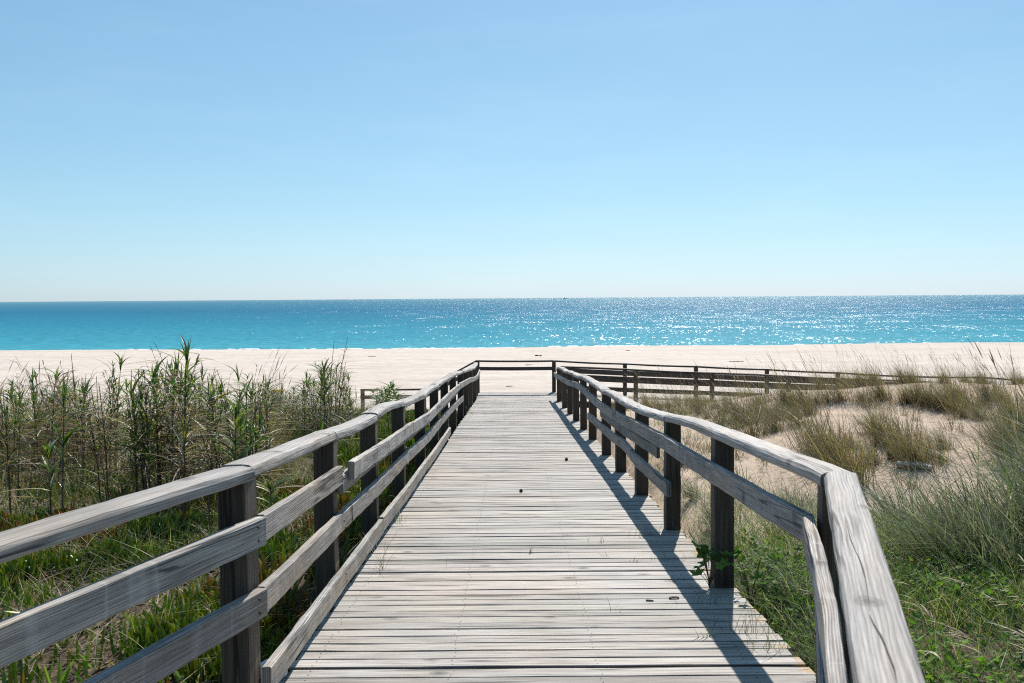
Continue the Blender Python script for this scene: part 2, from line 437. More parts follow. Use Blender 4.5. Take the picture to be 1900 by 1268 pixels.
def axis(parts):
    return np.unique(np.concatenate([np.arange(a, b, s) for a, b, s in parts]))
xs = axis([(-3000, -300, 300), (-300, -60, 20), (-60, -16, 1.5), (-16, 18, 0.14), (18, 60, 1.5), (60, 300, 20), (300, 3001, 300)])
ys = axis([(-60, -6, 4), (-6, 3, 0.5), (3, 32, 0.14), (32, 60, 0.4), (60, 112, 0.8), (112, 180, 4), (180, 401, 40)])
GX, GY = np.meshgrid(xs, ys, indexing='ij')
GZ = ground(GX, GY)
nx, ny = GX.shape
ii = np.arange(nx * ny).reshape(nx, ny)
# where plants have covered the sand with litter
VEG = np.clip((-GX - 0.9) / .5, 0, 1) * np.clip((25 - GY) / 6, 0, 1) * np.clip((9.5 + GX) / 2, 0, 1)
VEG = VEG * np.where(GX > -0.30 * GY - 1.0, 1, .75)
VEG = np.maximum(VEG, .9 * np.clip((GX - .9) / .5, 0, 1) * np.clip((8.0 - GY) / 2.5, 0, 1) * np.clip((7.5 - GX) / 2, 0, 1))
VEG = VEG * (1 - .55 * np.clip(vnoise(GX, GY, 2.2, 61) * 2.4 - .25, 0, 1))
mb = MB()
mb.add(np.stack([GX, GY, GZ], -1).reshape(-1, 3), quads=np.stack([ii[:-1, :-1], ii[1:, :-1], ii[1:, 1:], ii[:-1, 1:]], -1).reshape(-1, 4), col=np.repeat(VEG.reshape(-1, 1), 3, 1))
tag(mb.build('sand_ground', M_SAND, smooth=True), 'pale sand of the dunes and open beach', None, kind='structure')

# sea: one sheet to the horizon
SEA_Z = -5.0
mb = MB()
sxs = np.array([-60000, -8000, -1500, -300, 0, 300, 1500, 8000, 60000.0]); sys_ = np.array([100, 160, 300, 800, 3000, 12000, 90000.0])
AX, AY = np.meshgrid(sxs, sys_, indexing='ij'); k = np.arange(AX.size).reshape(AX.shape)
mb.add(np.stack([AX, AY, np.full_like(AX, SEA_Z)], -1).reshape(-1, 3), quads=np.stack([k[:-1, :-1], k[1:, :-1], k[1:, 1:], k[:-1, 1:]], -1).reshape(-1, 4))
tag(mb.build('sea', M_SEA), 'turquoise sea glittering under the sun', None, kind='structure')

# ------------------------------------------------------------------ timber
def rect_prof(wd, ht, r=0.006):
    """bevelled rectangle, centred across, hanging down from 0"""
    a, b = wd / 2, ht
    return np.array([(-a + r, 0), (a - r, 0), (a, -r), (a, -b + r), (a - r, -b), (-a + r, -b), (-a, -b + r), (-a, -r)])
def cap_prof(wd, ht):
    a, b = wd / 2, ht
    return np.array([(-a * .70, -.003), (-a * .3, 0), (a * .3, 0), (a * .70, -.003), (a * .90, -b * .14), (a, -b * .38), (a, -b * .8), (a * .93, -b),
                     (-a * .93, -b), (-a, -b * .8), (-a, -b * .38), (-a * .90, -b * .14)])

def sweep(mb, P, prof, tint=(1, 1, 1), rough=0.0025, mat=0, seed=0, cap_tint=0.75):
    """timber of one cross-section along the points P (m)"""
    r = np.random.default_rng(seed)
    P = np.asarray(P, float); n = len(P); k = len(prof)
    T = np.gradient(P, axis=0); T /= np.linalg.norm(T, axis=1)[:, None]
    side = np.cross(T, np.array([0, 0, 1.0])); side /= np.linalg.norm(side, axis=1)[:, None]
    up = np.cross(side, T)
    jit = r.normal(0, rough, (n, k, 2)); jit[:, :, :] = (jit + np.roll(jit, 1, 0)) * .7
    pr = prof[None] + jit
    V = P[:, None, :] + side[:, None, :] * pr[:, :, :1] + up[:, None, :] * pr[:, :, 1:]
    idx = np.arange(n * k).reshape(n, k)
    q = np.stack([idx[:-1], np.roll(idx[:-1], -1, 1), np.roll(idx[1:], -1, 1), idx[1:]], -1).reshape(-1, 4)
    per = np.concatenate([[0], np.cumsum(np.linalg.norm(np.roll(prof, -1, 0) - prof, axis=1))])
    ln = np.concatenate([[0], np.cumsum(np.linalg.norm(np.diff(P, axis=0), axis=1))])
    u0, v0 = r.random() * 60, r.random() * 60
    U0 = np.broadcast_to(ln[:-1, None] + u0, (n - 1, k)); U1 = np.broadcast_to(ln[1:, None] + u0, (n - 1, k))
    W0 = np.broadcast_to(per[None, :-1] + v0, (n - 1, k)); W1 = np.broadcast_to(per[None, 1:] + v0, (n - 1, k))
    uv = np.stack([np.stack([U0, W0], -1), np.stack([U0, W1], -1), np.stack([U1, W1], -1), np.stack([U1, W0], -1)], 2).reshape(-1, 4, 2)
    mb.add(V.reshape(-1, 3), quads=q, col=tint, uvq=uv, mat=mat)
    for s, e in ((0, 1), (n - 1, -1)):                       # end grain
        c = V[s].mean(0); Vc = np.vstack([V[s], c[None]])
        t = [(j, (j + 1) % k, k) if e < 0 else ((j + 1) % k, j, k) for j in range(k)]
        uvt = [((pr[s, a, 1] * .3 + u0, pr[s, a, 0] + v0), (pr[s, b, 1] * .3 + u0, pr[s, b, 0] + v0), (u0, v0)) for a, b, _ in
               [((j, (j + 1) % k, k) if e < 0 else ((j + 1) % k, j, k)) for j in range(k)]]
        mb.add(Vc, tris=t, col=np.array(tint) * cap_tint, uvt=uvt, mat=mat)

def line(p0, p1, step=0.12, bulge=0.0, side=0.0):
    p0 = np.asarray(p0, float); p1 = np.asarray(p1, float)
    n = max(2, int(np.linalg.norm(p1 - p0) / step) + 1)
    t = np.linspace(0, 1, n)
    P = p0[None] * (1 - t[:, None]) + p1[None] * t[:, None]
    P[:, 2] += bulge * np.sin(t * math.pi)
    P[:, 0] += side * np.sin(t * math.pi)
    return P

SEED = [100]
def board(name, parent, P, prof, mat, tone=1.0, rough=0.0013):
    SEED[0] += 1
    r = np.random.default_rng(SEED[0])
    t = tone * (1 + r.normal(0, 0.07))
    m = MB(); sweep(m, P, prof, (t * (1 + r.normal(0, .012)), t, t * (1 + r.normal(0, .018))), rough, 0, SEED[0])
    return m.build(name, mat, parent)

def post(parent, x, y, z0, z1, wd=0.12, rz=0.0, mat=None, tone=1.0, tilt=(0, 0)):
    SEED[0] += 1
    r = np.random.default_rng(SEED[0])
    m = MB()
    h = wd / 2; rr = 0.006
    prof = np.array([(-h + rr, -h), (h - rr, -h), (h, -h + rr), (h, h - rr), (h - rr, h), (-h + rr, h), (-h, h - rr), (-h, -h + rr)])
    c, s = math.cos(rz), math.sin(rz)
    prof = np.stack([prof[:, 0] * c - prof[:, 1] * s, prof[:, 0] * s + prof[:, 1] * c], -1)
    n = 10; zz = np.linspace(z0, z1, n); k = 8
    V = np.zeros((n, k, 3))
    for i in range(n):
        f = (zz[i] - z0) / (z1 - z0)
        V[i, :, 0] = x + prof[:, 0] + tilt[0] * f + r.normal(0, .0012); V[i, :, 1] = y + prof[:, 1] + tilt[1] * f; V[i, :, 2] = zz[i]
    idx = np.arange(n * k).reshape(n, k)
    q = np.stack([idx[:-1], np.roll(idx[:-1], -1, 1), np.roll(idx[1:], -1, 1), idx[1:]], -1).reshape(-1, 4)
    per = np.concatenate([[0], np.cumsum(np.linalg.norm(np.roll(prof, -1, 0) - prof, axis=1))]); u0 = r.random() * 50; v0 = r.random() * 50
    uv = []
    for i in range(n - 1):
        for j in range(k):
            uv.append(((zz[i] + u0, per[j] + v0), (zz[i] + u0, per[j + 1] + v0), (zz[i + 1] + u0, per[j + 1] + v0), (zz[i + 1] + u0, per[j] + v0)))
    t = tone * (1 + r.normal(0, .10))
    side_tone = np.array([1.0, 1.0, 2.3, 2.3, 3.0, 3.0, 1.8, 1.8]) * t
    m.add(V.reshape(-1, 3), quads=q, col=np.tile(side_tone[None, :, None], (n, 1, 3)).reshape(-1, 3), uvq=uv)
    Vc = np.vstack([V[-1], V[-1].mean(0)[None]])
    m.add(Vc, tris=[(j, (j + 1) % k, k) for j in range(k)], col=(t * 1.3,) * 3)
    return m.build('post', mat or M_POST, parent)

# ---- main boardwalk
XL, XR = -1.035, 1.345
bw = empty('boardwalk', (0, 16, -0.9))
tag(bw, 'long grey plank boardwalk sloping straight down to the beach between two railings', 'boardwalk')
INV = Matrix.Translation((0, -16, 0.9))
r = np.random.default_rng(3)
mb = MB()
mb_n = MB()
def plank(mb, c, half, wid, zc, th, rz, rr, tone, bow=0.0, slope=0.0):
    """one deck plank: subdivided along its length, worn edges"""
    n = 9
    t = np.linspace(-half[0], half[1], n)
    P = np.zeros((n, 3)); P[:, 0] = c[0] + t * math.cos(rz); P[:, 1] = c[1] + t * math.sin(rz) + bow * (1 - (t / half[1]) ** 2) + rr.normal(0, .0010, n)
    P[:, 2] = zc + rr.normal(0, .0010, n)
    e = 0.004
    a = wid / 2
    prof = np.array([(-a + e, 0), (a - e, 0), (a, -e), (a, -th), (-a, -th), (-a, -e)])
    ny_ = np.array([-math.sin(rz), math.cos(rz), slope])
    k = len(prof)
    V = P[:, None, :] + prof[None, :, :1] * ny_[None, None, :] + prof[None, :, 1:] * np.array([0, 0, 1.0])
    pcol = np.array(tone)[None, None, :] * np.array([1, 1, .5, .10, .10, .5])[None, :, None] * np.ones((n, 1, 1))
    V[:, 1, :] += ny_ * rr.normal(0, .0014, n)[:, None]; V[:, 0, :] += ny_ * rr.normal(0, .0014, n)[:, None]
    idx = np.arange(n * k).reshape(n, k)
    q = np.stack([idx[:-1], np.roll(idx[:-1], -1, 1), np.roll(idx[1:], -1, 1), idx[1:]], -1).reshape(-1, 4)[:, ::-1]
    per = np.concatenate([[0], np.cumsum(np.linalg.norm(np.roll(prof, -1, 0) - prof, axis=1))])
    u0, v0 = rr.random() * 80, rr.random() * 80
    uv = np.zeros((n - 1, k, 4, 2))
    for i in range(n - 1):
        for j in range(k):
            uv[i, j] = ((t[i] + u0, per[j] + v0), (t[i] + u0, per[j + 1] + v0), (t[i + 1] + u0, per[j + 1] + v0), (t[i + 1] + u0, per[j] + v0))
    uv = uv.reshape(-1, 4, 2)[:, ::-1]
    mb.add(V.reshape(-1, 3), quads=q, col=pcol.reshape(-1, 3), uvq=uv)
    for s, fl in ((0, 1), (n - 1, 0)):
        f = [0, 1, 2, 5], [5, 2, 3, 4]
        mb.add(V[s], quads=[x[::-1] if fl else x for x in f], col=tone, uvq=[[(u0, v0), (u0, v0 + .05), (u0 + .01, v0 + .05), (u0 + .01, v0)]] * 2)
y = 4.02
while y < 30.62:
    wid = 0.112 + r.normal(0, .0018)
    gap = max(0.006, r.normal(0.0098, .0024)) + (0.012 if r.random() < .03 else 0)
    yc = y + wid / 2
    tn = 0.985 + r.normal(0, .10); tn *= (0.78 if r.random() < .13 else 1)
    tone = (tn * (1 + r.normal(0, .012)), tn, tn * (1 + r.normal(0, .015)))
    zc = float(deck_z(yc)) + r.normal(0, .0022)
    sl_ = -SLOPE if yc < Y_LAND else 0
    plank(mb, (0, yc), (-XL + r.normal(0, .008), XR + r.normal(0, .008)), wid, zc, 0.03, r.normal(0, .0011), r, tone, r.normal(0, .0022), sl_)
    for xn in (-0.93, -0.29, 0.39, 1.08):                              # pairs of nail heads
        for dy in (-.03, .03):
            px, py = xn + r.normal(0, .007), yc + dy + r.normal(0, .004)
            rad = 0.0042
            ang = np.arange(6) * math.pi / 3
            V = np.stack([px + rad * np.cos(ang), py + rad * np.sin(ang), np.full(6, 0) + zc + 0.0022 + dy * sl_], -1)
            mb_n.add(V, quads=[(0, 1, 2, 3), (0, 3, 4, 5)], col=(1, 1, 1))
    y += wid + gap
# level part behind the bend: planks fan round, then run square to it
U = np.array([0.2756, 0.9613]); NRM = np.array([0.9613, -0.2756])
ANG = math.atan2(-0.2756, 0.9613)
for i in range(5):
    a = ANG * (i + 0.5) / 5
    piv = np.array([XL, 4.0])
    c = piv + np.array([math.cos(a), math.sin(a)]) * 1.25
    plank(mb, (c[0], c[1] - 0.01), (1.25, 1.28), 0.055 + 0.0 * i, -0.204 - 0.0008 * i, 0.03, a, r, (0.95, .95, .95))
for i in range(60):
    c = np.array([0.09, 3.99]) - U * (0.36 + i * 0.121)
    tn = 1 + r.normal(0, .09)
    plank(mb, c, (1.24, 1.24), 0.112, -0.2035 + r.normal(0, .001), 0.03, ANG, r, (tn, tn, tn))
M_NAIL = plain('rusty_nail', (0.06, 0.045, 0.04), 0.6)
dk = mb.build('deck', M_DECK, bw); dk.matrix_parent_inverse = INV
nl = mb_n.build('nail_heads', M_NAIL, bw); nl.matrix_parent_inverse = INV
nl.name = 'nail_head'; nl['kind'] = 'stuff'
for xb in (-0.93, -0.29, 0.39, 1.08):
    b = board('beam', bw, [(xb, yy, float(deck_z(yy)) - 0.036) for yy in np.arange(4.1, 30.5, 0.4)], rect_prof(.07, .14), M_POST)
    b.matrix_parent_inverse = INV
for xe in (-1.005, 1.29):
    b = board('edge_beam', bw, [(xe, yy, float(deck_z(yy)) - 0.036) for yy in np.arange(4.1, 30.5, 0.4)], rect_prof(.05, .16), M_POST)
    b.matrix_parent_inverse = INV

# ---- railings of the ramp
def interp3(pts):
    pts = np.asarray(pts, float)
    return lambda yy: np.interp(yy, pts[:, 0], pts[:, 1])
capL = interp3([(4, 1.005), (5.87, .985), (7.71, .963), (9.4, .955), (11.8, .930), (14.1, .965), (16.2, .995), (18.6, 1.02), (21.3, 1.0), (24, .975), (26.2, .95), (29.4, .93), (31, .95)])
capR = interp3([(3.9, .975), (5.98, .968), (7.89, .932), (9.8, .903), (11.67, .898), (13.5, .902), (15.8, .956), (17.8, .977), (19.9, .97), (22, .972), (24.3, .965), (27.4, .95), (31, .95)])

def railing_line(root, INVm, xc, prof, mat, ys_, zfun, name, joints, bul, tone=1.0, gap=.005, xw=0.006):
    """rails nailed end to end, joints at the given depths"""
    rr = np.random.default_rng(int(abs(xc) * 1000) + len(joints) + SEED[0])
    for a, b in zip(joints[:-1], joints[1:]):
        yy = np.arange(a + gap / 2, b - gap / 2 + 1e-6, 0.11)
        yy = np.append(yy, b - gap / 2)
        t = (yy - a) / (b - a)
        off = rr.normal(0, .004)
        z = deck_z(yy) + np.array([zfun(v) for v in yy]) + off + bul * rr.uniform(-1, 1) * np.sin(t * math.pi)
        x = xc + xw * rr.uniform(-1, 1) * np.sin(t * math.pi) + rr.normal(0, .002)
        o = board(name, root, np.stack([x, yy, z], -1), prof, mat, tone)
        o.matrix_parent_inverse = INVm

PL = [4.0, 5.88, 7.70, 9.64, 11.85, 14.0, 16.15, 18.55, 21.2, 23.7, 26.0, 29.0]
PR = [3.93, 6.04, 7.95, 9.86, 11.73, 13.56, 15.86, 17.86, 19.96, 22.06, 24.36, 27.2]
def invloc(o): return Matrix.Translation(-Vector(o.location))

rl = empty('ramp_railing', (-1.11, 16, -0.9))
tag(rl, 'grey wooden ramp railing with a low kickboard, standing beside the reeds', 'railing', 'weathered railings along the boardwalk ramp')
IL = invloc(rl)
rrn = np.random.default_rng(8)
for i, yy in enumerate(PL):
    rz = R(-8) if i == 0 else R(rrn.normal(0, 1.2))
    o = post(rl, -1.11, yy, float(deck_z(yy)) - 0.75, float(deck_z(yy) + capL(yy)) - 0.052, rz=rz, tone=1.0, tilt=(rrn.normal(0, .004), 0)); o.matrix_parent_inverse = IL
railing_line(rl, IL, -1.113, cap_prof(.138, .056), M_CAP, None, capL, 'top_rail', PL + [30.45], 0.022)
f1 = lambda v: capL(v) - 0.205
railing_line(rl, IL, -1.028, rect_prof(.038, .112), M_RAIL, None, f1, 'rail', [4.0, 5.85], 0.012, .9)
railing_line(rl, IL, -1.028, rect_prof(.038, .112), M_RAIL, None, lambda v: f1(v) - 0.055, 'rail', [5.88, 9.64, 14.0, 18.5], 0.02, .8)
railing_line(rl, IL, -0.987, rect_prof(.040, .112), M_RAIL, None, lambda v: f1(v) + 0.012, 'rail', [6.02, 9.7], 0.014, 1.1)
railing_line(rl, IL, -0.990, rect_prof(.040, .112), M_RAIL, None, lambda v: f1(v) + 0.008, 'rail', [9.7, 14.05, 18.55, 23.7, 30.2], 0.022, 1.1)
railing_line(rl, IL, -1.026, rect_prof(.040, .112), M_RAIL, None, interp3([(4, .50), (8, .49), (12, .47), (16, .5), (21, .5)]), 'rail', [4.0, 6.2, 9.7, 14.0, 20.6], 0.018, 1.0)
railing_line(rl, IL, -1.02, rect_prof(.040, .115), M_RAIL, None, interp3([(4, .175), (7, .175), (9.6, .15), (12, .17), (16.5, .21)]), 'kickboard', [4.02, 7.6, 11.7, 16.0], 0.012, 1.05)
# level part by the camera
pA = np.array([-1.05, 4.0]); back = -U
def near_line(root, INVm, p0, off, z, prof, mat, name, L0, L1, tone=1.0, bul=0.0, gap0=0.0):
    q0 = p0 + NRM * off + back * (L0 + gap0); q1 = p0 + NRM * off + back * L1
    o = board(name, root, line((q0[0], q0[1], z), (q1[0], q1[1], z), .11, bul)[::-1], prof, mat, tone)
    o.matrix_parent_inverse = INVm
near_line(rl, IL, pA, -0.06, .80, cap_prof(.138, .058), M_CAP, 'top_rail', 0.004, 2.35, 1.0, .006)
near_line(rl, IL, pA, -0.06, .80, cap_prof(.138, .058), M_CAP, 'top_rail', 2.36, 4.7)
near_line(rl, IL, pA, 0.024, .594, rect_prof(.045, .118), M_RAIL, 'rail', -0.012, 4.7, 1.0)
near_line(rl, IL, pA, 0.024, .302, rect_prof(.045, .118), M_RAIL, 'rail', -0.012, 4.7, 0.75)
for L in (2.35, 4.65):
    q = pA + back * L - NRM * 0.06
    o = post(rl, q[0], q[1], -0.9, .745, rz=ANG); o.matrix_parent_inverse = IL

rrt = empty('ramp_railing', (1.28, 16, -0.9))
tag(rrt, 'grey wooden ramp railing without kickboard, its shadow falling on the planks', 'railing', 'weathered railings along the boardwalk ramp')
IR = invloc(rrt)
for i, yy in enumerate(PR):
    rz = R(8) if i == 0 else R(rrn.normal(0, 1.2))
    xx = 1.28
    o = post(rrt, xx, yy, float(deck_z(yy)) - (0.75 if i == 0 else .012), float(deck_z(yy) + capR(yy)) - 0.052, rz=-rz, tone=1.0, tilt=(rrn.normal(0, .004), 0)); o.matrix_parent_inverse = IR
railing_line(rrt, IR, 1.282, cap_prof(.138, .058), M_CAP, None, capR, 'top_rail', [3.90, 6.04, 7.95, 11.73, 13.56, 15.86, 17.86, 19.96, 22.06, 24.36, 27.25], 0.020)
g1 = interp3([(3.9, .785), (7.85, .778), (10.7, .735), (13, .745), (15.5, .79), (18.2, .815), (22, .80), (26.4, .77), (30, .77)])
railing_line(rrt, IR, 1.199, rect_prof(.040, .118), M_RAIL, None, g1, 'rail', [4.0, 7.97, 11.75, 15.9, 19.98, 24.4, 28.3], 0.018, .85)
railing_line(rrt, IR, 1.206, rect_prof(.028, .10), M_RAIL, None, lambda v: g1(v) - .126, 'rail', [8.2, 13.5], 0.01, .6)
railing_line(rrt, IR, 1.199, rect_prof(.040, .110), M_RAIL, None, interp3([(7.5, .43), (9.4, .43), (10.6, .475), (12, .44), (15.6, .45)]), 'rail', [7.6, 9.9, 15.6], 0.01, .8)
pB = np.array([1.225, 3.93])
near_line(rrt, IR, pB, 0.074, .778, cap_prof(.126, .060), M_CAP, 'top_rail', 0.0, 2.45, 1.0, .004)
near_line(rrt, IR, pB, 0.074, .778, cap_prof(.126, .060), M_CAP, 'top_rail', 2.46, 4.8)
Lr = np.arange(-0.06, 4.8, .1)
off = np.interp(Lr, [-.06, .15, .6, 1.2, 5], [-.046, -.040, -.018, .0, .004])
o = board('rail', rrt, np.stack([pB[0] + NRM[0] * off + back[0] * Lr, pB[1] + NRM[1] * off + back[1] * Lr, .582 + .006 * np.sin(Lr * 2)], -1)[::-1], rect_prof(.045, .118), M_RAIL, 1.2); o.matrix_parent_inverse = IR
near_line(rrt, IR, pB, 0.0, .300, rect_prof(.045, .118), M_RAIL, 'rail', -0.02, 4.8, 0.8)
for L in (2.44, 4.75):
    q = pB + back * L + NRM * 0.088
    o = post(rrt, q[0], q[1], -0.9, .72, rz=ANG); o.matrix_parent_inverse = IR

# long drying cracks in the top of the cap beside the camera
def on_plane(px, py, z):
    d = _M @ np.array([(px - 950) / F, -(py - 634) / F, -1.0]); return np.array([0, 0, CAM_Z]) + d * ((z - CAM_Z) / d[2])
M_CRACK = plain('dark_crack', (0.05, 0.043, 0.038), .9, .3, 40)
for pts, wmax in ((((1574, 973), (1582, 1002), (1590, 1022), (1598, 1039), (1604, 1056), (1608, 1071), (1613, 1100), (1617, 1132)), .0045),
                  (((1616, 1140), (1624, 1158), (1637, 1179), (1645, 1196), (1650, 1210), (1662, 1240), (1668, 1268)), .0055)):
    C_ = np.array([on_plane(x_ - 3, y_, .7832) for x_, y_ in pts]); k = len(C_)
    wd_ = wmax * np.sin(np.linspace(.12, math.pi - .12, k)) * np.random.default_rng(k).uniform(.5, 1.1, k)
    V = np.concatenate([C_ - np.array([1, 0, 0]) * wd_[:, None] * .5, C_ + np.array([1, 0, 0]) * wd_[:, None] * .5])
    m = MB(); m.add(V, quads=[(i, i + k, i + k + 1, i + 1) for i in range(k - 1)])
    o = m.build('crack', M_CRACK, rrt); o.matrix_parent_inverse = IR

# bolts where the near rails meet their posts
def bolt(root, INVm, p, nrm, rad=.0075):
    nrm = Vector(nrm).normalized(); u = nrm.cross(Vector((0, 0, 1))).normalized(); v = nrm.cross(u)
    k = 8; V = []
    for rr_, hh in ((1.0, .0), (.85, .003), (.4, .0048)):
        for j in range(k):
            a = j / k * 2 * math.pi; q = Vector(p) + (u * math.cos(a) + v * math.sin(a)) * rad * rr_ + nrm * hh
            V.append(q[:])
    f = [(l * k + j, l * k + (j + 1) % k, (l + 1) * k + (j + 1) % k, (l + 1) * k + j) for l in range(2) for j in range(k)]
    m = MB(); m.add(V, quads=f, tris=[(2 * k, 2 * k + j, 2 * k + j + 1) for j in range(1, k - 1)])
    o = m.build('bolt', M_NAIL, root); o.matrix_parent_inverse = INVm
for yy in PL[1:4]:
    for xo, zf in ((-.967, lambda v: f1(v) + .01), (-1.006, lambda v: .485), (-1.0, lambda v: .165)):
        if xo == -.967 and yy < 6: xo = -1.009; zz_ = f1(yy)
        else: zz_ = zf(yy)
        for d in (.032, .078): bolt(rl, IL, (xo + .001, yy + (.012 if d > .05 else -.014), float(deck_z(yy)) + zz_ - d), (1, 0, 0))
for d in (.03, .085):
    for z_ in (.594, .302):
        q = pA + NRM * .0472 + back * .05; bolt(rl, IL, (q[0], q[1], z_ - d), (NRM[0], NRM[1], 0))
for yy in PR[1:5]:
    for d in (.034, .082): bolt(rrt, IR, (1.1785, yy + (.012 if d > .05 else -.014), float(deck_z(yy)) + float(g1(yy)) - d), (-1, 0, 0))

# ---- fence across the far end
YE = 30.5
zl = float(deck_z(30))
fe = empty('end_railing', (0.1, YE, zl))
tag(fe, 'dark two-rail railing straight across the far end of the boardwalk', 'railing')
IE = invloc(fe)
for x in (-1.06, 1.28):
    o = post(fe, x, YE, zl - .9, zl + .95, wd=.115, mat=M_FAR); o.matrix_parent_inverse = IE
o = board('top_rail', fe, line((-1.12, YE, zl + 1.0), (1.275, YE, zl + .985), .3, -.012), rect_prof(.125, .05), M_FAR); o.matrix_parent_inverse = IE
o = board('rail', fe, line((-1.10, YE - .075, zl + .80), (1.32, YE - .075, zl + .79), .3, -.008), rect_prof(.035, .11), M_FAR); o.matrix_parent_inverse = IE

# ---- side ramp to the right with its two railings
sr = empty('side_ramp', (9, 29.3, -1.8))
tag(sr, 'plank ramp turning off behind the grassy dune at the far end of the boardwalk', 'boardwalk')
IS = invloc(sr)
mb = MB(); x = 1.37
while x < 22:
    wid = .112 + r.normal(0, .002)
    tn = 1 + r.normal(0, .08)
    plank(mb, (x + wid / 2, 29.3), (1.24, 1.24), wid, float(ramp_z(x + wid / 2)) + r.normal(0, .002), .03, math.pi / 2, r, (tn, tn, tn), 0, 0.0495)
    x += wid + .009
o = mb.build('deck', M_DECK, sr); o.matrix_parent_inverse = IS
for yb in (28.2, 29.3, 30.4):
    o = board('beam', sr, [(xx, yb, float(ramp_z(xx)) - .036) for xx in np.arange(1.4, 22, .5)], rect_prof(.06, .16), M_FAR); o.matrix_parent_inverse = IS

ff = empty('side_railing', (9, YE, -1.6))
tag(ff, 'farther dark railing of the side ramp with a thin top rail against the beach', 'railing')
IF = invloc(ff)
fx = [1.28 + 2.18 * i for i in range(10)]
wob = [0, 0.0, 0.01, 0.01, 0.0, -0.02, .05, 0.0, 0.02, 0]
for i, x in enumerate(fx):
    if i == 0: continue
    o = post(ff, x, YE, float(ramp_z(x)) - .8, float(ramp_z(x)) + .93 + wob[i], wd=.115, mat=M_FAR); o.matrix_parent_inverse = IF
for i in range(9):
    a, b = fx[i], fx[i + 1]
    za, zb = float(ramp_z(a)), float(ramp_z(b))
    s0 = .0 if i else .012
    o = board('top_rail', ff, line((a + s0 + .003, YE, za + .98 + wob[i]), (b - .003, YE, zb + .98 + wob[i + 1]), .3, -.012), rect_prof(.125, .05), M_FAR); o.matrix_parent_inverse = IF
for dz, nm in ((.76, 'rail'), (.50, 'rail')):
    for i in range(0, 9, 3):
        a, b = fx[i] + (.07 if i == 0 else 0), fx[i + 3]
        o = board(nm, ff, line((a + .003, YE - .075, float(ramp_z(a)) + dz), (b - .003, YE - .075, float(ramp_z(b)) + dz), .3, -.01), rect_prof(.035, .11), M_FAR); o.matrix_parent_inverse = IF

fn = empty('side_railing', (9, 28.15, -1.7))
tag(fn, 'nearer dark railing of the side ramp, half hidden by tall dune grass', 'railing')
IN = invloc(fn)
fx = [1.42 + 2.08 * 0, 3.50, 5.66, 7.83, 10.05, 12.25, 14.45, 16.65, 18.85]
for i, x in enumerate(fx):
    o = post(fn, x, 28.15, float(ramp_z(x)) - .8, float(ramp_z(x)) + .91, wd=.115, mat=M_FAR, tone=1.25); o.matrix_parent_inverse = IN
for i in range(8):
    a, b = fx[i], fx[i + 1]
    o = board('top_rail', fn, line((a - .05 * (i == 0) + .003, 28.15, float(ramp_z(a)) + .965), (b - .003, 28.15, float(ramp_z(b)) + .965), .3, .01 * (-1) ** i), rect_prof(.125, .052), M_FAR, 1.1); o.matrix_parent_inverse = IN
for dz, hh in ((.912, .13), (.755, .165), (.44, .12)):
    for i in range(0, 8, 2):
        a, b = fx[i] - .03 * (i == 0), fx[i + 2]
        o = board('rail', fn, line((a + .003, 28.15 - .078, float(ramp_z(a)) + dz), (b - .003, 28.15 - .078, float(ramp_z(b)) + dz), .3, -.01), rect_prof(.036, hh), M_FAR, 1.1); o.matrix_parent_inverse = IN

# ---- steps going down on the left of the landing
st = empty('staircase', (-2.0, 29.3, -2.2))
tag(st, 'short wooden staircase going down from the boardwalk end to the beach path', 'staircase')
IT = invloc(st)
for i in range(5):
    xx = -1.33 - i * .31; zz = zl - .155 * (i + 1)
    o = board('tread', st, line((xx, 28.2, zz), (xx, 30.4, zz), .4), rect_prof(.29, .04), M_DECK); o.matrix_parent_inverse = IT
for yy in (28.25, 30.36):
    o = board('stringer', st, line((-1.2, yy, zl - .1), (-2.8, yy, zl - .9), .3), rect_prof(.05, .22), M_FAR); o.matrix_parent_inverse = IT
mb = MB(); xx = -2.86
while xx > -6.5:
    plank(mb, (xx, 29.3), (1.15, 1.15), .112, zl - .93 + r.normal(0, .002), .03, math.pi / 2, r, (.9, .9, .9))
    xx -= .121
o = mb.build('lower_landing', M_DECK, st); o.matrix_parent_inverse = IT

fs = empty('stair_railing', (-3, YE, -1.9))
tag(fs, 'dark railing dropping beside the steps, then running level behind a reed clump', 'railing')
IFS = invloc(fs)
zz = 1.47 - (722 - 555.2) * YE / F
for x, zt in ((-2.71, zz - .05), (-4.6, zz - .05), (-6.4, zz - .05)):
    o = post(fs, x, YE, zz - 1.9, zt, wd=.115, mat=M_FAR, tone=1.2); o.matrix_parent_inverse = IFS
o = board('top_rail', fs, line((-1.13, YE, zl + .985), (-2.70, YE, zz + .01), .2), rect_prof(.125, .05), M_FAR, 1.5); o.matrix_parent_inverse = IFS
o = board('top_rail', fs, line((-2.715, YE, zz), (-4.66, YE, zz), .3, -.005), rect_prof(.125, .05), M_FAR, 1.6); o.matrix_parent_inverse = IFS
o = board('rail', fs, line((-1.15, YE - .075, zl + .78), (-2.74, YE - .075, zz - .2), .2), rect_prof(.035, .11), M_FAR, 1.2); o.matrix_parent_inverse = IFS
o = board('rail', fs, line((-2.75, YE - .075, zz - .19), (-4.66, YE - .075, zz - .19), .3), rect_prof(.035, .11), M_FAR, 1.2); o.matrix_parent_inverse = IFS

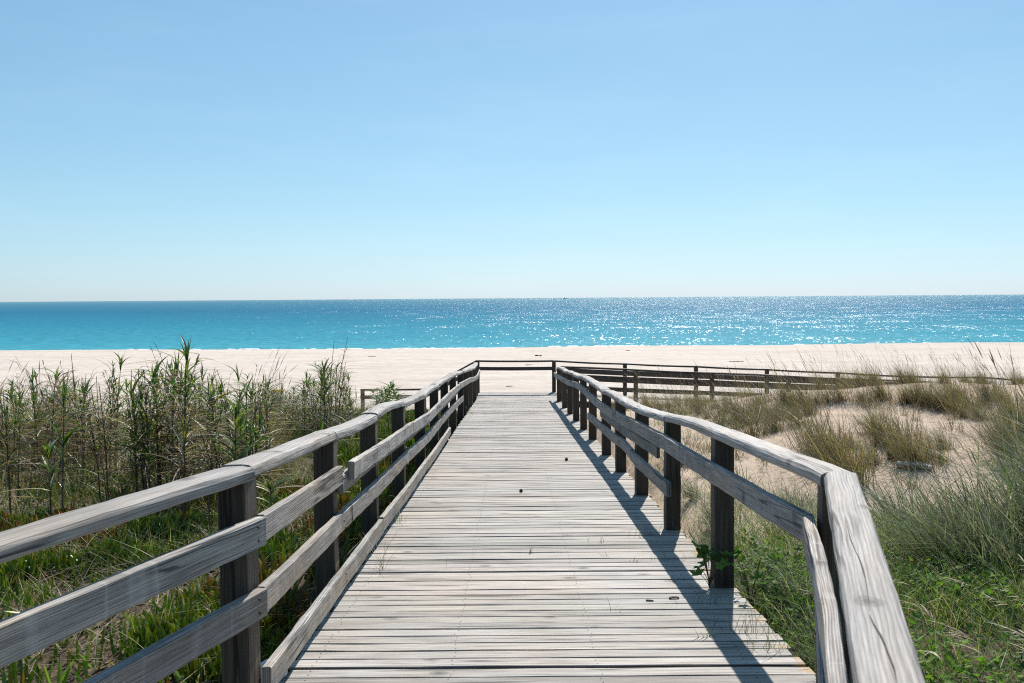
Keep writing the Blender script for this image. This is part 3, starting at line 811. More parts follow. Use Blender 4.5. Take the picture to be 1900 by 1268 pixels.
# ------------------------------------------------------------------ vegetation
def blade_pts(root, h, az, lean, curve, S):
    t = np.linspace(0, 1, S + 1)[None, :]
    hor = h[:, None] * (lean[:, None] * t + curve[:, None] * t ** 2)
    ver = h[:, None] * (t - 0.42 * curve[:, None] * t ** 2.4) 
    ver = ver * np.sqrt(np.clip(1 - 0.45 * np.clip(lean[:, None], 0, 1) ** 2, .3, 1))
    P = np.zeros((len(h), S + 1, 3))
    P[..., 0] = root[:, 0:1] + np.cos(az)[:, None] * hor
    P[..., 1] = root[:, 1:2] + np.sin(az)[:, None] * hor
    P[..., 2] = root[:, 2:3] + ver
    return P
def blades(mb, root, h, w, az, lean, curve, col, S=4, face=None, shape='blade', fold=0.0, coltip=None, mat=0):
    """N ribbons; each has its own height, width, lean, droop and colour"""
    N = len(h)
    P = blade_pts(root, h, az, lean, curve, S)
    t = np.linspace(0, 1, S + 1)
    if shape == 'blade': wd = np.clip(1.0 - t ** 1.6, 0.06, 1)
    elif shape == 'leaf': wd = np.clip(np.interp(t, [0, .12, .35, .7, 1], [.45, .9, 1, .6, .03]), 0.03, 1)
    elif shape == 'head': wd = np.interp(t, [0, .2, .5, .8, 1], [.3, 1, .9, .5, .05])
    else: wd = np.ones_like(t)
    if face is None: face = az + math.pi / 2 + RNG.normal(0, .5, N)
    sdir = np.stack([np.cos(face), np.sin(face), np.zeros(N)], -1)
    off = sdir[:, None, :] * (w[:, None] * wd[None, :] * .5)[..., None]
    C = np.repeat(col[:, None, :], S + 1, 1)
    if coltip is not None:
        C = C * (1 - t[None, :, None] ** 2) + coltip[:, None, :] * t[None, :, None] ** 2
    if fold > 0:
        up = np.zeros_like(P); up[..., 2] = (w[:, None] * wd[None, :] * fold)
        V = np.stack([P - off + up, P, P + off + up], 2); kk = 3
        Cc = np.repeat(C[:, :, None, :], 3, 2)
    else:
        V = np.stack([P - off, P + off], 2); kk = 2
        Cc = np.repeat(C[:, :, None, :], 2, 2)
    idx = np.arange(N * (S + 1) * kk).reshape(N, S + 1, kk)
    q = [np.stack([idx[:, :-1, j], idx[:, :-1, j + 1], idx[:, 1:, j + 1], idx[:, 1:, j]], -1).reshape(-1, 4) for j in range(kk - 1)]
    mb.add(V.reshape(-1, 3), quads=np.concatenate(q), col=Cc.reshape(-1, 3), mat=mat)
    return P

def palette(N, cols, wts, var=0.18, rng=RNG):
    cols = np.array(cols); k = rng.choice(len(cols), N, p=np.array(wts) / sum(wts))
    c = cols[k] * (1 + rng.normal(0, var, (N, 1))) * (1 + rng.normal(0, .05, (N, 3)))
    return np.clip(c, .008, .9)

U_ = RNG.uniform
GREEN = [(0.055, 0.105, 0.035), (0.085, 0.135, 0.04), (0.045, 0.085, 0.05), (0.12, 0.15, 0.045)]
MARRAM = [(0.145, 0.160, 0.085), (0.215, 0.195, 0.125), (0.12, 0.145, 0.085), (0.36, 0.31, 0.21), (0.20, 0.14, 0.09)]

# ---- marram tufts: a thing each, from several moulds
def tuft_mesh(seed, n=330, h=0.62, spread=.16, lean=.30, pal=MARRAM, wts=(3, 3, 2, 3, 3), heads=8, width=.0068, wind=(math.pi * .93), foot=(.19, .115, .075), mat=None):
    rg = np.random.default_rng(seed)
    mb = MB()
    rr = np.minimum(np.abs(rg.normal(0, spread, n)), 1.7 * spread); aa = rg.uniform(0, 2 * math.pi, n)
    root = np.stack([rr * np.cos(aa), rr * np.sin(aa), np.full(n, -.03)], -1)
    hh = h * np.clip(rg.lognormal(-.32, .34, n), .3, 1.75)
    # every blade leans outward, and all lean a little with the wind
    dx = np.cos(aa) * lean * (rr / spread) * .6 + math.cos(wind) * .30 + rg.normal(0, .19, n)
    dy = np.sin(aa) * lean * (rr / spread) * .6 + math.sin(wind) * .30 + rg.normal(0, .19, n)
    az = np.arctan2(dy, dx); ln = np.hypot(dx, dy)
    col = palette(n, pal, wts, .2, rg)
    base = np.array(foot)
    blades(mb, root, hh, np.full(n, width) * rg.uniform(.7, 1.3, n), az, ln * .7, np.abs(rg.normal(.34, .26, n)), col * .5 + base * .5 * rg.uniform(.4, 1, (n, 1)), 4, None, 'blade', 0, col)
    # short dead thatch at the foot
    m = n // 3
    aa = rg.uniform(0, 2 * math.pi, m); rr = np.abs(rg.normal(0, spread * 1.2, m))
    root = np.stack([rr * np.cos(aa), rr * np.sin(aa), np.full(m, -.02)], -1)
    blades(mb, root, rg.uniform(.06, .26, m), np.full(m, width), aa + rg.normal(0, .8, m), rg.uniform(.3, 1.3, m), rg.uniform(.1, .7, m), palette(m, [(.17, .12, .085), (.26, .2, .14), (.12, .085, .065)], (2, 1, 1), .2, rg), 3)
    fol = mb.mesh('blades', mat or M_GRASS)
    if heads:
        mb = MB(); k = heads
        aa = rg.uniform(0, 2 * math.pi, k); rr = np.abs(rg.normal(0, spread * .8, k))
        root = np.stack([rr * np.cos(aa), rr * np.sin(aa), np.zeros(k)], -1)
        hs = h * rg.uniform(1.15, 1.65, k); az = wind + rg.normal(0, .35, k); ln = rg.uniform(.1, .4, k); cv = rg.uniform(.05, .3, k)
        P = blades(mb, root, hs, np.full(k, .0035), az, ln, cv, palette(k, [(.30, .25, .17), (.22, .19, .12)], (1, 1), .15, rg), 5, None, 'stalk')
        blades(mb, P[:, -2] * .5 + P[:, -1] * .5, hs * .17, np.full(k, .011), az, ln + 2 * cv, cv * .5, palette(k, [(.42, .35, .24), (.33, .27, .18)], (1, 1), .15, rg), 4, None, 'head')
        return fol, mb.mesh('seed_stalks', M_DRY)
    return fol, None

TUFTS = [tuft_mesh(50 + i, n=(230, 190, 260, 150)[i % 4], h=.50 + .05 * (i % 4), spread=.11 + .03 * (i % 3), heads=(7, 3, 9, 4)[i % 4]) for i in range(7)]
def place_tuft(x, y, z, s, rz, k, label, group, name='grass_tuft', sx=1.0):
    fol, hd = TUFTS[k]
    o = link(bpy.data.objects.new(name, None)); o.empty_display_size = .1
    o.location = (x, y, z); o.rotation_euler = (0, 0, rz); o.scale = (s * sx, s * sx, s)
    tag(o, label, 'grass tuft', group)
    link(bpy.data.objects.new('blades', fol), o)
    if hd is not None: link(bpy.data.objects.new('seed_stalks', hd), o)
    return o

DUNE = 'tall brownish dune grass tuft growing on the sandy mound beyond the railing'
# the photo's larger clumps on the mound: foot pixel, scale
big = [(1500, 770, 1.15), (1520, 835, 1.3), (1560, 870, 1.35), (1585, 900, 1.3), (1540, 850, 1.0), (1660, 815, 1.1), (1640, 828, 1.15), (1625, 805, .9), (1680, 850, .9), (1700, 865, 1.0),
       (1722, 848, .85), (1750, 835, .8), (1600, 745, 1.0), (1640, 742, 1.0), (1680, 748, 1.1), (1720, 752, 1.2), (1755, 762, 1.3), (1785, 775, 1.3), (1740, 758, 1.1), (1800, 760, 1.25),
       (1835, 745, 1.15), (1770, 748, 1.3), (1700, 745, 1.15), (1815, 780, .8), (1870, 770, 1.2), (1890, 800, 1.4), (1880, 840, 1.4), (1900, 870, 1.5), (1915, 780, 1.3), (1860, 820, .9),
       (1450, 775, 1.0), (1420, 770, 1.0), (1385, 790, 1.1), (1400, 810, .95), (1370, 775, .9), (1440, 800, .8), (1480, 790, .85), (1350, 765, 1.0), (1325, 760, 1.0), (1300, 768, 1.0), (1270, 770, 1.0),
       (1245, 765, .95), (1225, 762, .9), (1210, 775, .9), (1290, 755, .9), (1340, 790, .9), (1260, 785, .8), (1410, 750, 1.2), (1460, 752, 1.2), (1490, 748, 1.15), (1535, 745, 1.0), (1560, 742, .9)]
rg = np.random.default_rng(77)
for i, (px, py, s) in enumerate(big):
    p = gpix(px, py)
    if p[1] > 27: p[1] = 26.3 + rg.uniform(-.6, .5); p[0] = (px - 949) * p[1] / F; p[2] = float(ground(p[0], p[1]))
    place_tuft(p[0], p[1], p[2], (s if py > 780 else s * .78) * rg.uniform(.85, 1.02), rg.uniform(-.5, .5), i % 7, DUNE, 'dune grass tufts on the sandy mound')
    if i % 2 == 0:
        x = p[0] + rg.uniform(-.5, .5); y = p[1] + rg.uniform(-.5, .5)
        place_tuft(x, y, float(ground(x, y)), s * rg.uniform(.35, .6), rg.uniform(-.7, .7), (i + 3) % 7, 'smaller dune grass tuft at the side of a tall one on the sandy mound', 'smaller dune grass tufts on the mound')
FARG = 'thin dune grass tuft standing between the mound and the side ramp railing'
for i in range(40):
    x = rg.uniform(2.2, 17); y = rg.uniform(21.5, 27.0)
    place_tuft(x, y, float(ground(x, y)), rg.uniform(.8, 1.25), rg.uniform(-.5, .5), i % 7, FARG, 'dune grass tufts before the side ramp')
# crest tufts with tall seed stalks seen against the beach
for i in range(26):
    x = rg.uniform(5.6, 13); y = rg.uniform(16.6, 19.5)
    place_tuft(x, y, float(ground(x, y)), rg.uniform(.65, 1.0), rg.uniform(-.5, .5), (0, 2, 4, 6)[i % 4], DUNE, 'dune grass tufts on the sandy mound')
# small sparse ones on the bare sand
SMALL = 'small sparse sprig of dry grass on the bare sand of the mound'
tiny_fol, _ = tuft_mesh(91, n=34, h=.24, spread=.07, lean=.5, heads=0, width=.004)
tiny2, _ = tuft_mesh(92, n=22, h=.32, spread=.05, lean=.4, heads=0, width=.004)
for i in range(210):
    x = rg.uniform(1.7, 9.5); y = rg.uniform(6.5, 16.5)
    o = link(bpy.data.objects.new('grass_sprig', (tiny_fol, tiny2)[i % 2]))
    o.location = (x, y, float(ground(x, y))); o.rotation_euler = (0, 0, rg.uniform(0, 6.28)); s = rg.uniform(.6, 1.4); o.scale = (s, s, s)
    tag(o, SMALL, 'grass sprig', 'dry grass sprigs on the dune sand')

# blue-green marram close to the camera on the right
BLUE = [(0.19, 0.23, 0.165), (0.29, 0.33, 0.255), (0.13, 0.17, 0.11), (0.42, 0.40, 0.29), (0.14, 0.20, 0.08)]
BTUFT = [tuft_mesh(70 + i, n=210, h=.78, spread=.24, lean=.55, pal=BLUE, wts=(3, 3, 3, 2, 2), heads=(0, 3, 2)[i], width=.0125, foot=(.16, .14, .09), mat=M_MARRAM) for i in range(3)]
base_n = len(TUFTS); TUFTS += BTUFT
BL = 'dense blue-green grass tuft leaning in the wind beside the bent railing'
for i in range(50):
    if i < 30: x = rg.uniform(2.75, 5.2); y = rg.uniform(5.9, 7.7) + .10 * x
    elif i < 44: x = rg.uniform(1.75, 2.9); y = rg.uniform(6.6, 12.0)
    else: x = rg.uniform(5.0, 6.2); y = rg.uniform(8.0, 10.0)
    s = (rg.uniform(.8, 1.15) * (.75 + .19 * (x - 2.7))) if i < 30 else (rg.uniform(.32, .5) if i < 44 else rg.uniform(.5, .7))
    place_tuft(x, y, float(ground(x, y)), s, rg.uniform(-.5, .5), base_n + i % 3, BL, 'blue-green grass tufts beside the railing')

for i in range(16):
    x = rg.uniform(1.42, 1.72); y = 4.3 + i * .27 + rg.uniform(-.1, .1)
    place_tuft(x, y, float(ground(x, y)), rg.uniform(.30, .50), rg.uniform(-.6, .6), base_n + i % 3, 'upright grass tuft standing at the plank ends by the near posts', 'upright grass tufts along the plank ends', sx=.8)

# ---- ground cover, right foreground: green herbs and grass
def scatter(n, x0, x1, y0, y1, keep=None, rng=RNG):
    x = rng.uniform(x0, x1, n); y = rng.uniform(y0, y1, n)
    m = np.ones(n, bool)
    if keep is not None: m = keep(x, y)
    x, y = x[m], y[m]
    return np.stack([x, y, ground(x, y)], -1)
def off_deck(x, y, mg=0.0):
    main = (x > -1.22 - mg) & (x < 1.40 + mg) & (y > 3.9)
    dn = np.abs((x - 0.09) * 0.9613 - (y - 4.0) * 0.2756)
    near = (dn < 1.30 + mg) & (y < 4.3)
    return ~(main | near)
mb = MB()
def dens(x, y, s, seed, lo, hi):
    return np.clip((vnoise(x, y, s, seed) + .5 - lo) / (hi - lo), 0, 1)
# green turf
P = scatter(46000, 0.9, 6.5, 1.6, 8.0, lambda x, y: off_deck(x, y) & (RNG.random(len(x)) < .25 * (y < 6) + dens(x, y, .8, 21, .2, .55)))
N = len(P)
blades(mb, P, U_(.08, .34, N), U_(.004, .0075, N), U_(0, 6.28, N), U_(0, .6, N), U_(.1, .7, N), palette(N, [(.12, .20, .035), (.18, .26, .05), (.08, .14, .035), (.34, .31, .16)], (3, 3, 2, 1.3)), 3)
# longer pale blades bent by the wind
P = scatter(8000, 1.0, 6.5, 1.8, 9.0, lambda x, y: off_deck(x, y)); N = len(P)
blades(mb, P, U_(.2, .5, N), U_(.003, .005, N), math.pi + RNG.normal(0, .8, N), U_(.2, .8, N), U_(.2, .9, N), palette(N, BLUE + [(.36, .32, .22)], (3, 3, 2, 2, 2, 2)), 4)
# thin grass along the railing further down
P = scatter(9000, 1.38, 3.4, 6, 20, lambda x, y: off_deck(x, y) & (RNG.random(len(x)) < dens(x, y, .9, 22, .3, .7))); N = len(P)
blades(mb, P, U_(.1, .42, N), U_(.003, .005, N), U_(0, 6.28, N), U_(.1, .8, N), U_(.1, .8, N), palette(N, BLUE + [(.30, .24, .16)], (2, 2, 2, 2, 2, 3)), 4)
tag(mb.build('grass', M_GRASS), 'green and pale grass growing beside the bent railing', kind='stuff')
# herb leaves
def leaf_discs(mb, P, size, col, tilt=.7, lobes=5):
    N = len(P); k = 7
    ang = np.arange(k) / k * 2 * math.pi
    nrm = RNG.normal(0, tilt, (N, 3)); nrm[:, 2] = 1; nrm /= np.linalg.norm(nrm, axis=1)[:, None]
    a = np.cross(nrm, np.array([1, .3, 0])); a /= np.linalg.norm(a, axis=1)[:, None]; b = np.cross(nrm, a)
    ph = RNG.uniform(0, 6.28, N)
    rad = size[:, None] * (1 + .18 * np.cos(lobes * ang[None, :] * 1.0))
    V = P[:, None, :] + a[:, None, :] * (np.cos(ang[None, :] + ph[:, None]) * rad)[..., None] + b[:, None, :] * (np.sin(ang[None, :] + ph[:, None]) * rad)[..., None]
    V = np.concatenate([V, (P - nrm * size[:, None] * .25)[:, None, :]], 1)
    idx = np.arange(N * (k + 1)).reshape(N, k + 1)
    t = np.concatenate([np.stack([idx[:, j], idx[:, (j + 1) % k], idx[:, k]], -1) for j in range(k)])
    mb.add(V.reshape(-1, 3), tris=t, col=np.repeat(col[:, None, :], k + 1, 1).reshape(-1, 3))
mb = MB()
P = scatter(16000, 1.33, 4.6, 2.2, 7.4, lambda x, y: off_deck(x, y, -.03) & (RNG.random(len(x)) < np.maximum(dens(x, y, .55, 23, .42, .6), .8 * (x < 1.75)))); N = len(P)
P[:, 2] += U_(.02, .22, N)
leaf_discs(mb, P, U_(.008, .022, N), palette(N, [(.11, .23, .035), (.16, .28, .045), (.075, .16, .035)], (2, 2, 2)))
tag(mb.build('herb_ground_cover', M_HERB), 'low bright green leafy herbs beside the bent railing', kind='stuff')

# ---- ice plant mat on the left: upright fleshy fingers
mb = MB()
def fingers(mb, P, ln, rad, az, lean, col, tip):
    N = len(P); k = 3; lv = [0, .35, .8, 1.0]; rw = [.75, 1.0, .8, .12]
    V = np.zeros((N, len(lv), k, 3)); ph = RNG.uniform(0, 6.28, N)
    C = np.zeros((N, len(lv), k, 3))
    for i, (t, q) in enumerate(zip(lv, rw)):
        cx = P[:, 0] + np.cos(az) * ln * lean * t ** .8; cy = P[:, 1] + np.sin(az) * ln * lean * t ** .8; cz = P[:, 2] + ln * t * np.sqrt(np.clip(1 - lean ** 2 * .6, .2, 1))
        for j in range(k):
            a = ph + j * 2 * math.pi / 3
            V[:, i, j, 0] = cx + np.cos(a) * rad * q; V[:, i, j, 1] = cy + np.sin(a) * rad * q; V[:, i, j, 2] = cz
        C[:, i] = (col * (1 - t ** 3) + tip * t ** 3)[:, None, :]
    idx = np.arange(N * len(lv) * k).reshape(N, len(lv), k)
    q = np.concatenate([np.stack([idx[:, i, j], idx[:, i, (j + 1) % k], idx[:, i + 1, (j + 1) % k], idx[:, i + 1, j]], -1) for i in range(len(lv) - 1) for j in range(k)])
    mb.add(V.reshape(-1, 3), quads=q, col=C.reshape(-1, 3))
P1 = scatter(62000, -4.8, -1.1, 3.0, 9.2, lambda x, y: off_deck(x, y, -.06) & (RNG.random(len(x)) < .06 + .94 * dens(x, y, .7, 31, .36, .56)))
P2 = scatter(30000, -3.6, -1.15, 9.2, 24, lambda x, y: off_deck(x, y, -.04) & (RNG.random(len(x)) < dens(x, y, 1.3, 32, .12, .4)))
P3 = scatter(9000, -7.5, -3.5, 9, 20, lambda x, y: (RNG.random(len(x)) < dens(x, y, 1.3, 33, .4, .6)))
P = np.concatenate([P1, P2, P3]); N = len(P)
clump = vnoise(P[:, 0], P[:, 1], .35, 34)
P[:, 2] += clump * .20 + U_(-.03, .05, N)
col = palette(N, [(.15, .25, .03), (.22, .31, .045), (.10, .185, .035), (.28, .29, .06)], (3, 3, 2, 1))
tip = col * np.array([1.3, 1.0, .8])
rd = (vnoise(P[:, 0], P[:, 1], .5, 35) > .12) & (RNG.random(N) < .55)
tip[rd] = palette(rd.sum(), [(.32, .10, .04), (.36, .17, .05)], (1, 1)); col[rd] = col[rd] * .6 + tip[rd] * .35
fingers(mb, P, U_(.07, .15, N), U_(.0075, .0125, N), U_(0, 6.28, N), np.abs(RNG.normal(0, .48, N)), col, tip)
tag(mb.build('ice_plant_ground_cover', M_SUCC), 'mat of fleshy green ice plant with reddish tips beside the kickboard', kind='stuff')

# grass and dead stems among it
mb = MB()
P = scatter(15000, -6.5, -1.2, 3, 12, lambda x, y: off_deck(x, y, -.02) & (RNG.random(len(x)) < dens(x, y, .6, 41, .36, .7) * np.where(y < 6, .7, 1))); N = len(P)
blades(mb, P, U_(.12, .5, N) * U_(.6, 1, N), U_(.003, .006, N), U_(0, 6.28, N), U_(.05, .9, N), U_(.1, 1.1, N), palette(N, [(.10, .17, .04), (.18, .22, .09), (.45, .40, .26), (.30, .24, .14), (.15, .18, .12)], (3, 3, 3, 2, 2)), 4)
# dead leaves and straw lying on the ground
P = scatter(8000, -6.0, -1.15, 3, 11, lambda x, y: off_deck(x, y, -.02) & (RNG.random(len(x)) < .25 + dens(x, y, .7, 45, .35, .65))); N = len(P); P[:, 2] += U_(0, .05, N)
blades(mb, P, U_(.06, .22, N), U_(.003, .008, N), U_(0, 6.28, N), U_(1.0, 3.0, N), U_(.0, .8, N), palette(N, [(.36, .29, .19), (.22, .15, .09), (.13, .09, .06), (.48, .42, .30)], (3, 3, 2, 1)), 3)
P = scatter(15000, -9.5, -2.0, 9, 21, lambda x, y: (RNG.random(len(x)) < dens(x, y, 1.2, 42, .25, .6))); N = len(P)
blades(mb, P, U_(.12, .5, N), U_(.003, .006, N), U_(0, 6.28, N), U_(.05, .6, N), U_(.1, .7, N), palette(N, [(.10, .19, .03), (.18, .23, .05), (.32, .27, .15), (.20, .15, .10)], (3, 3, 2, 1)), 3)
P = scatter(5500, -3.2, -1.2, 11, 27, lambda x, y: (RNG.random(len(x)) < dens(x, y, 1.2, 43, .3, .6))); N = len(P)
blades(mb, P, U_(.1, .4, N), U_(.004, .008, N), U_(0, 6.28, N), U_(.05, .6, N), U_(.1, .7, N), palette(N, GREEN + [(.25, .2, .13)], (3, 3, 2, 2, 1)), 3)
tag(mb.build('grass', M_GRASS), 'mixed green and straw-coloured grass under the reeds', kind='stuff')

# grey-green creeping herb filling the gaps
mb = MB()
P = scatter(9000, -4.6, -1.2, 3.0, 8.5, lambda x, y: off_deck(x, y, -.02) & (RNG.random(len(x)) < .10 + dens(x, y, .65, 47, .45, .65))); N = len(P); P[:, 2] += U_(.0, .10, N)
leaf_discs(mb, P, U_(.006, .016, N), palette(N, [(.15, .20, .13), (.10, .15, .07), (.20, .24, .16), (.11, .18, .05)], (2, 2, 1, 2)), .8)
tag(mb.build('creeping_herb', M_HERB), 'grey-green creeping herb between ice plant and kickboard', kind='stuff')

# ---- reeds (giant cane): a thing each
def tube(mb, P, rad, col, k=6):
    P = np.asarray(P, float); n = len(P)
    ang = np.arange(k) / k * 2 * math.pi
    V = np.zeros((n, k, 3))
    V[..., 0] = P[:, None, 0] + np.cos(ang)[None] * rad[:, None]; V[..., 1] = P[:, None, 1] + np.sin(ang)[None] * rad[:, None]; V[..., 2] = P[:, None, 2]
    idx = np.arange(n * k).reshape(n, k)
    q = np.stack([idx[:-1], np.roll(idx[:-1], -1, 1), np.roll(idx[1:], -1, 1), idx[1:]], -1).reshape(-1, 4)
    mb.add(V.reshape(-1, 3), quads=q, col=np.repeat(np.asarray(col)[:, None, :], k, 1).reshape(-1, 3) if np.ndim(col) == 2 else col)
LEAFG = [(0.06, 0.12, 0.055), (0.10, 0.17, 0.05), (0.15, 0.21, 0.05), (0.055, 0.10, 0.065), (.25, .24, .07)]
LEAFD = [(0.27, 0.20, 0.11), (0.13, 0.09, 0.06), (0.33, 0.27, 0.18), (0.085, 0.06, 0.045)]
def cane_mesh(seed, H, leaves, greenfrac, lw=.024, ll=.34, bare=.0, side_shoots=0, rad=.0095, bend=.10, upright=.5):
    rg = np.random.default_rng(seed)
    st, lf = MB(), MB()
    n = 12; t = np.linspace(0, 1, n)
    ba = rg.uniform(0, 6.28); bb = rg.normal(0, bend)
    S = np.stack([np.cos(ba) * bb * H * t ** 2, np.sin(ba) * bb * H * t ** 2, H * t - .05], -1)
    rr_ = rad * (1 - .72 * t)
    green = np.array([.11, .13, .055]); br = np.array([.13, .095, .07]) * rg.uniform(.6, 1.4)
    col = np.where((t > .55)[:, None], green * (greenfrac) + br * (1 - greenfrac), br)
    tube(st, S, rr_, col)
    def leafset(base, count, t0, t1, gf, lw_, ll_):
        tt = np.sort(rg.uniform(t0, t1, count))
        root = np.stack([np.interp(tt, t, base[:, i]) for i in range(3)], -1)
        az0 = rg.uniform(0, 6.28)
        az = az0 + np.arange(count) * math.pi + rg.normal(0, .55, count)
        isg = rg.random(count) < gf * np.clip((tt - .1) * 1.9, .1, 1.15)
        c = np.where(isg[:, None], palette(count, LEAFG, (3, 3, 3, 2, 1), .2, rg), palette(count, LEAFD, (3, 3, 2, 2), .2, rg))
        L = ll_ * rg.uniform(.55, 1.15, count) * (1 - .35 * tt)
        lean = np.where(isg, rg.uniform(.25, .8, count) * (1.25 - upright * tt), rg.uniform(.5, 1.3, count))
        cv = np.where(isg, rg.uniform(.2, 1.0, count), rg.uniform(.9, 2.6, count))
        W = lw_ * rg.uniform(.65, 1.2, count) * np.where(isg, 1, .65)
        blades(lf, root, L, W, az, lean, cv, c, 6, az + math.pi / 2 + rg.normal(0, .35, count), 'leaf', .22)
    leafset(S, leaves, .40, 1.0 - bare, greenfrac, lw, ll)
    for _ in range(side_shoots):                       # thin side shoots with small leaves
        k0 = rg.uniform(.3, .85); b0 = np.array([np.interp(k0, t, S[:, i]) for i in range(3)])
        a = rg.uniform(0, 6.28); Ls = H * rg.uniform(.15, .32); u = np.linspace(0, 1, n)
        B = b0 + np.stack([np.cos(a) * Ls * .38 * u, np.sin(a) * Ls * .38 * u, Ls * u], -1)
        tube(st, B, rad * .35 * (1 - .6 * u), br * .8, 4)
        leafset(B, int(rg.integers(7, 12)), .1, 1.0, min(1, greenfrac * 1.1), lw * .6, ll * .42)
    if bare < .12 and greenfrac > .5:                  # the spear at the tip
        k = 4; root = np.repeat(S[-2:-1], k, 0); 
        blades(lf, root, ll * rg.uniform(.4, .75, k), np.full(k, lw * .5), rg.uniform(0, 6.28, k), rg.uniform(.02, .25, k), rg.uniform(0, .25, k), palette(k, LEAFG, (3, 3, 3, 2, 1), .2, rg), 5, None, 'leaf', .25)
    return st.mesh('stem', M_DRY), lf.mesh('leaves', M_LEAF)
CANES = [cane_mesh(200 + i, 1.0, (15, 12, 17, 13)[i % 4], (.85, .7, .95, .6)[i % 4], lw=(.029, .024, .036, .021)[i % 4], ll=(.32, .27, .36, .26)[i % 4], side_shoots=(2, 4, 0, 4)[i % 4]) for i in range(8)]
DRYC = [cane_mesh(300 + i, 1.0, (14, 9, 18, 6, 22)[i], (.12, .3, .2, .0, .35)[i], lw=.020, ll=.24, bare=(.12, .3, .2, .4, .1)[i], side_shoots=(7, 4, 9, 2, 8)[i], rad=.0080) for i in range(5)]
BROAD = [cane_mesh(400 + i, 1.0, 13, 1.0, lw=.045, ll=.36, side_shoots=0, rad=.010, bend=.04, upright=.3) for i in range(3)]
def place_cane(x, y, hgt, kind, rz, label, group, name='reed', cat='reed', fat=1.0):
    s, l = kind
    if kind in CANES or kind in BROAD: hgt *= .92
    o = link(bpy.data.objects.new(name, None)); o.empty_display_size = .1
    o.location = (x, y, float(ground(x, y))); o.rotation_euler = (rg.normal(0, .05), rg.normal(0, .05), rz); q = fat * (.55 + .45 * hgt); o.scale = (q, q, hgt)
    tag(o, label, cat, group)
    link(bpy.data.objects.new('stem', s), o); link(bpy.data.objects.new('leaves', l), o)
    return o
rg = np.random.default_rng(99)
def rnd_top(px):       # silhouette of the reed bed in the photo: top pixel row for a column
    return np.interp(px, [0, 60, 130, 200, 240, 280, 330, 380, 430, 480, 520, 560, 610, 650, 680, 720, 760], [700, 672, 690, 668, 680, 665, 650, 690, 672, 700, 720, 695, 655, 700, 745, 705, 745])
def reed_bed(count, x0, x1, y0, y1, label, group, dry=.4, low=.45, fat=1.15):
    for i in range(count):
        px = rg.uniform(x0, x1); Y = rg.uniform(y0, y1)
        if abs(px - 232) < 16 or abs(px - 418) < 8: px += rg.uniform(25, 70)
        X = (px - 949) * Y / F
        gz = float(ground(X, Y))
        top = CAM_Z - (rnd_top(px) + rg.uniform(-12, 14) - 557) * Y / F
        hgt = max(.4, (top - gz) * (1.0 if rg.random() < .3 else rg.uniform(low, .98)))
        hgt = min(hgt, 2.2)
        if rg.random() < dry: kd = DRYC[rg.integers(0, 5)]; lb = ('dry brown ' + label)
        else: kd = CANES[rg.integers(0, 8)]; lb = ('leafy green ' + label)
        place_cane(X, Y, hgt, kd, rg.uniform(0, 6.28), lb, ('dry ' if lb[0] == 'd' else 'green ') + group, fat=fat)
reed_bed(116, -40, 470, 9.0, 14.0, 'reed in the wide reed bed behind the bent railing', 'reeds in the wide bed', .58)
reed_bed(24, 250, 475, 8.1, 9.5, 'reed in the thin front row close behind the bent railing', 'reeds in the thin front row', .7, .6)
reed_bed(30, -60, 420, 14.0, 17.0, 'reed in the wide reed bed behind the bent railing', 'reeds in the wide bed', .4)
reed_bed(56, 495, 655, 15.0, 19.5, 'reed in the narrower clump nearer the beach', 'reeds in the narrower clump', .28, .4)
reed_bed(26, 690, 748, 22.5, 25.0, 'reed in the small clump before the stair railing', 'reeds by the stair railing', .05, .6, 2.0)
# the two tallest, standing up against the sea, and the bare sticks
for px, py, Y, kd, lb in ((335, 618, 11.5, CANES[2], 'tallest leafy reed of the wide bed, its tip against the sea'),
                          (345, 640, 11.3, CANES[0], 'tall leafy reed beside the tallest reed, tip against the sea'),
                          (148, 640, 12.0, DRYC[3], 'bare brown reed stick topping the wide bed, tip against the sea'),
                          (208, 640, 12.5, CANES[5], 'slim leafy reed standing above the wide bed beside a bare stick'),
                          (601, 622, 17.0, DRYC[3], 'thin bare reed stick rising above the narrower clump'),
                          (619, 618, 17.0, DRYC[1], 'taller dry reed stick rising above the narrower clump')):
    X = (px - 949) * Y / F; gz = float(ground(X, Y)); top = CAM_Z - (py - 557) * Y / F
    place_cane(X, Y, top - gz, kd, rg.uniform(0, 6.28), lb, None)
# broad-leaved shoots close to the railing
for px, Y, hp, lb in ((585, 8.1, 770, 'broad-leaved green reed shoot just behind the railing'), (497, 7.0, 880, 'short broad-leaved shoot behind the bend post of the railing'),
                      (722, 12.2, 742, 'broad-leaved shoot under the railing beyond the third post'), (105, 9.3, 700, 'big dark broad-leaved reed at the edge of the wide bed'),
                      (262, 10.0, 668, 'tall broad-leaved dark reed in the wide bed'), (85, 8.6, 810, 'lower broad-leaved reed before the wide bed'), (712, 21, 728, 'pale broad-leaved plant before the stair railing')):
    X = (px - 949) * Y / F; gz = float(ground(X, Y)); top = CAM_Z - (hp - 557) * Y / F
    place_cane(X, Y, max(.45, top - gz), BROAD[int(rg.integers(0, 3))], rg.uniform(0, 6.28), lb, None, 'broad_leaved_reed', 'reed')
# pale grass tufts at the far edge of the reed bed
PG = 'straw-coloured grass tuft at the outer edge of the reed bed'
for i in range(26):
    px = rg.uniform(-60, 130) if i < 17 else rg.uniform(455, 500); Y = rg.uniform(12, 18)
    X = (px - 949) * Y / F
    place_tuft(X, Y, float(ground(X, Y)), rg.uniform(1.0, 1.5), rg.uniform(0, 6), i % 7, PG, 'straw-coloured tufts by the reeds')

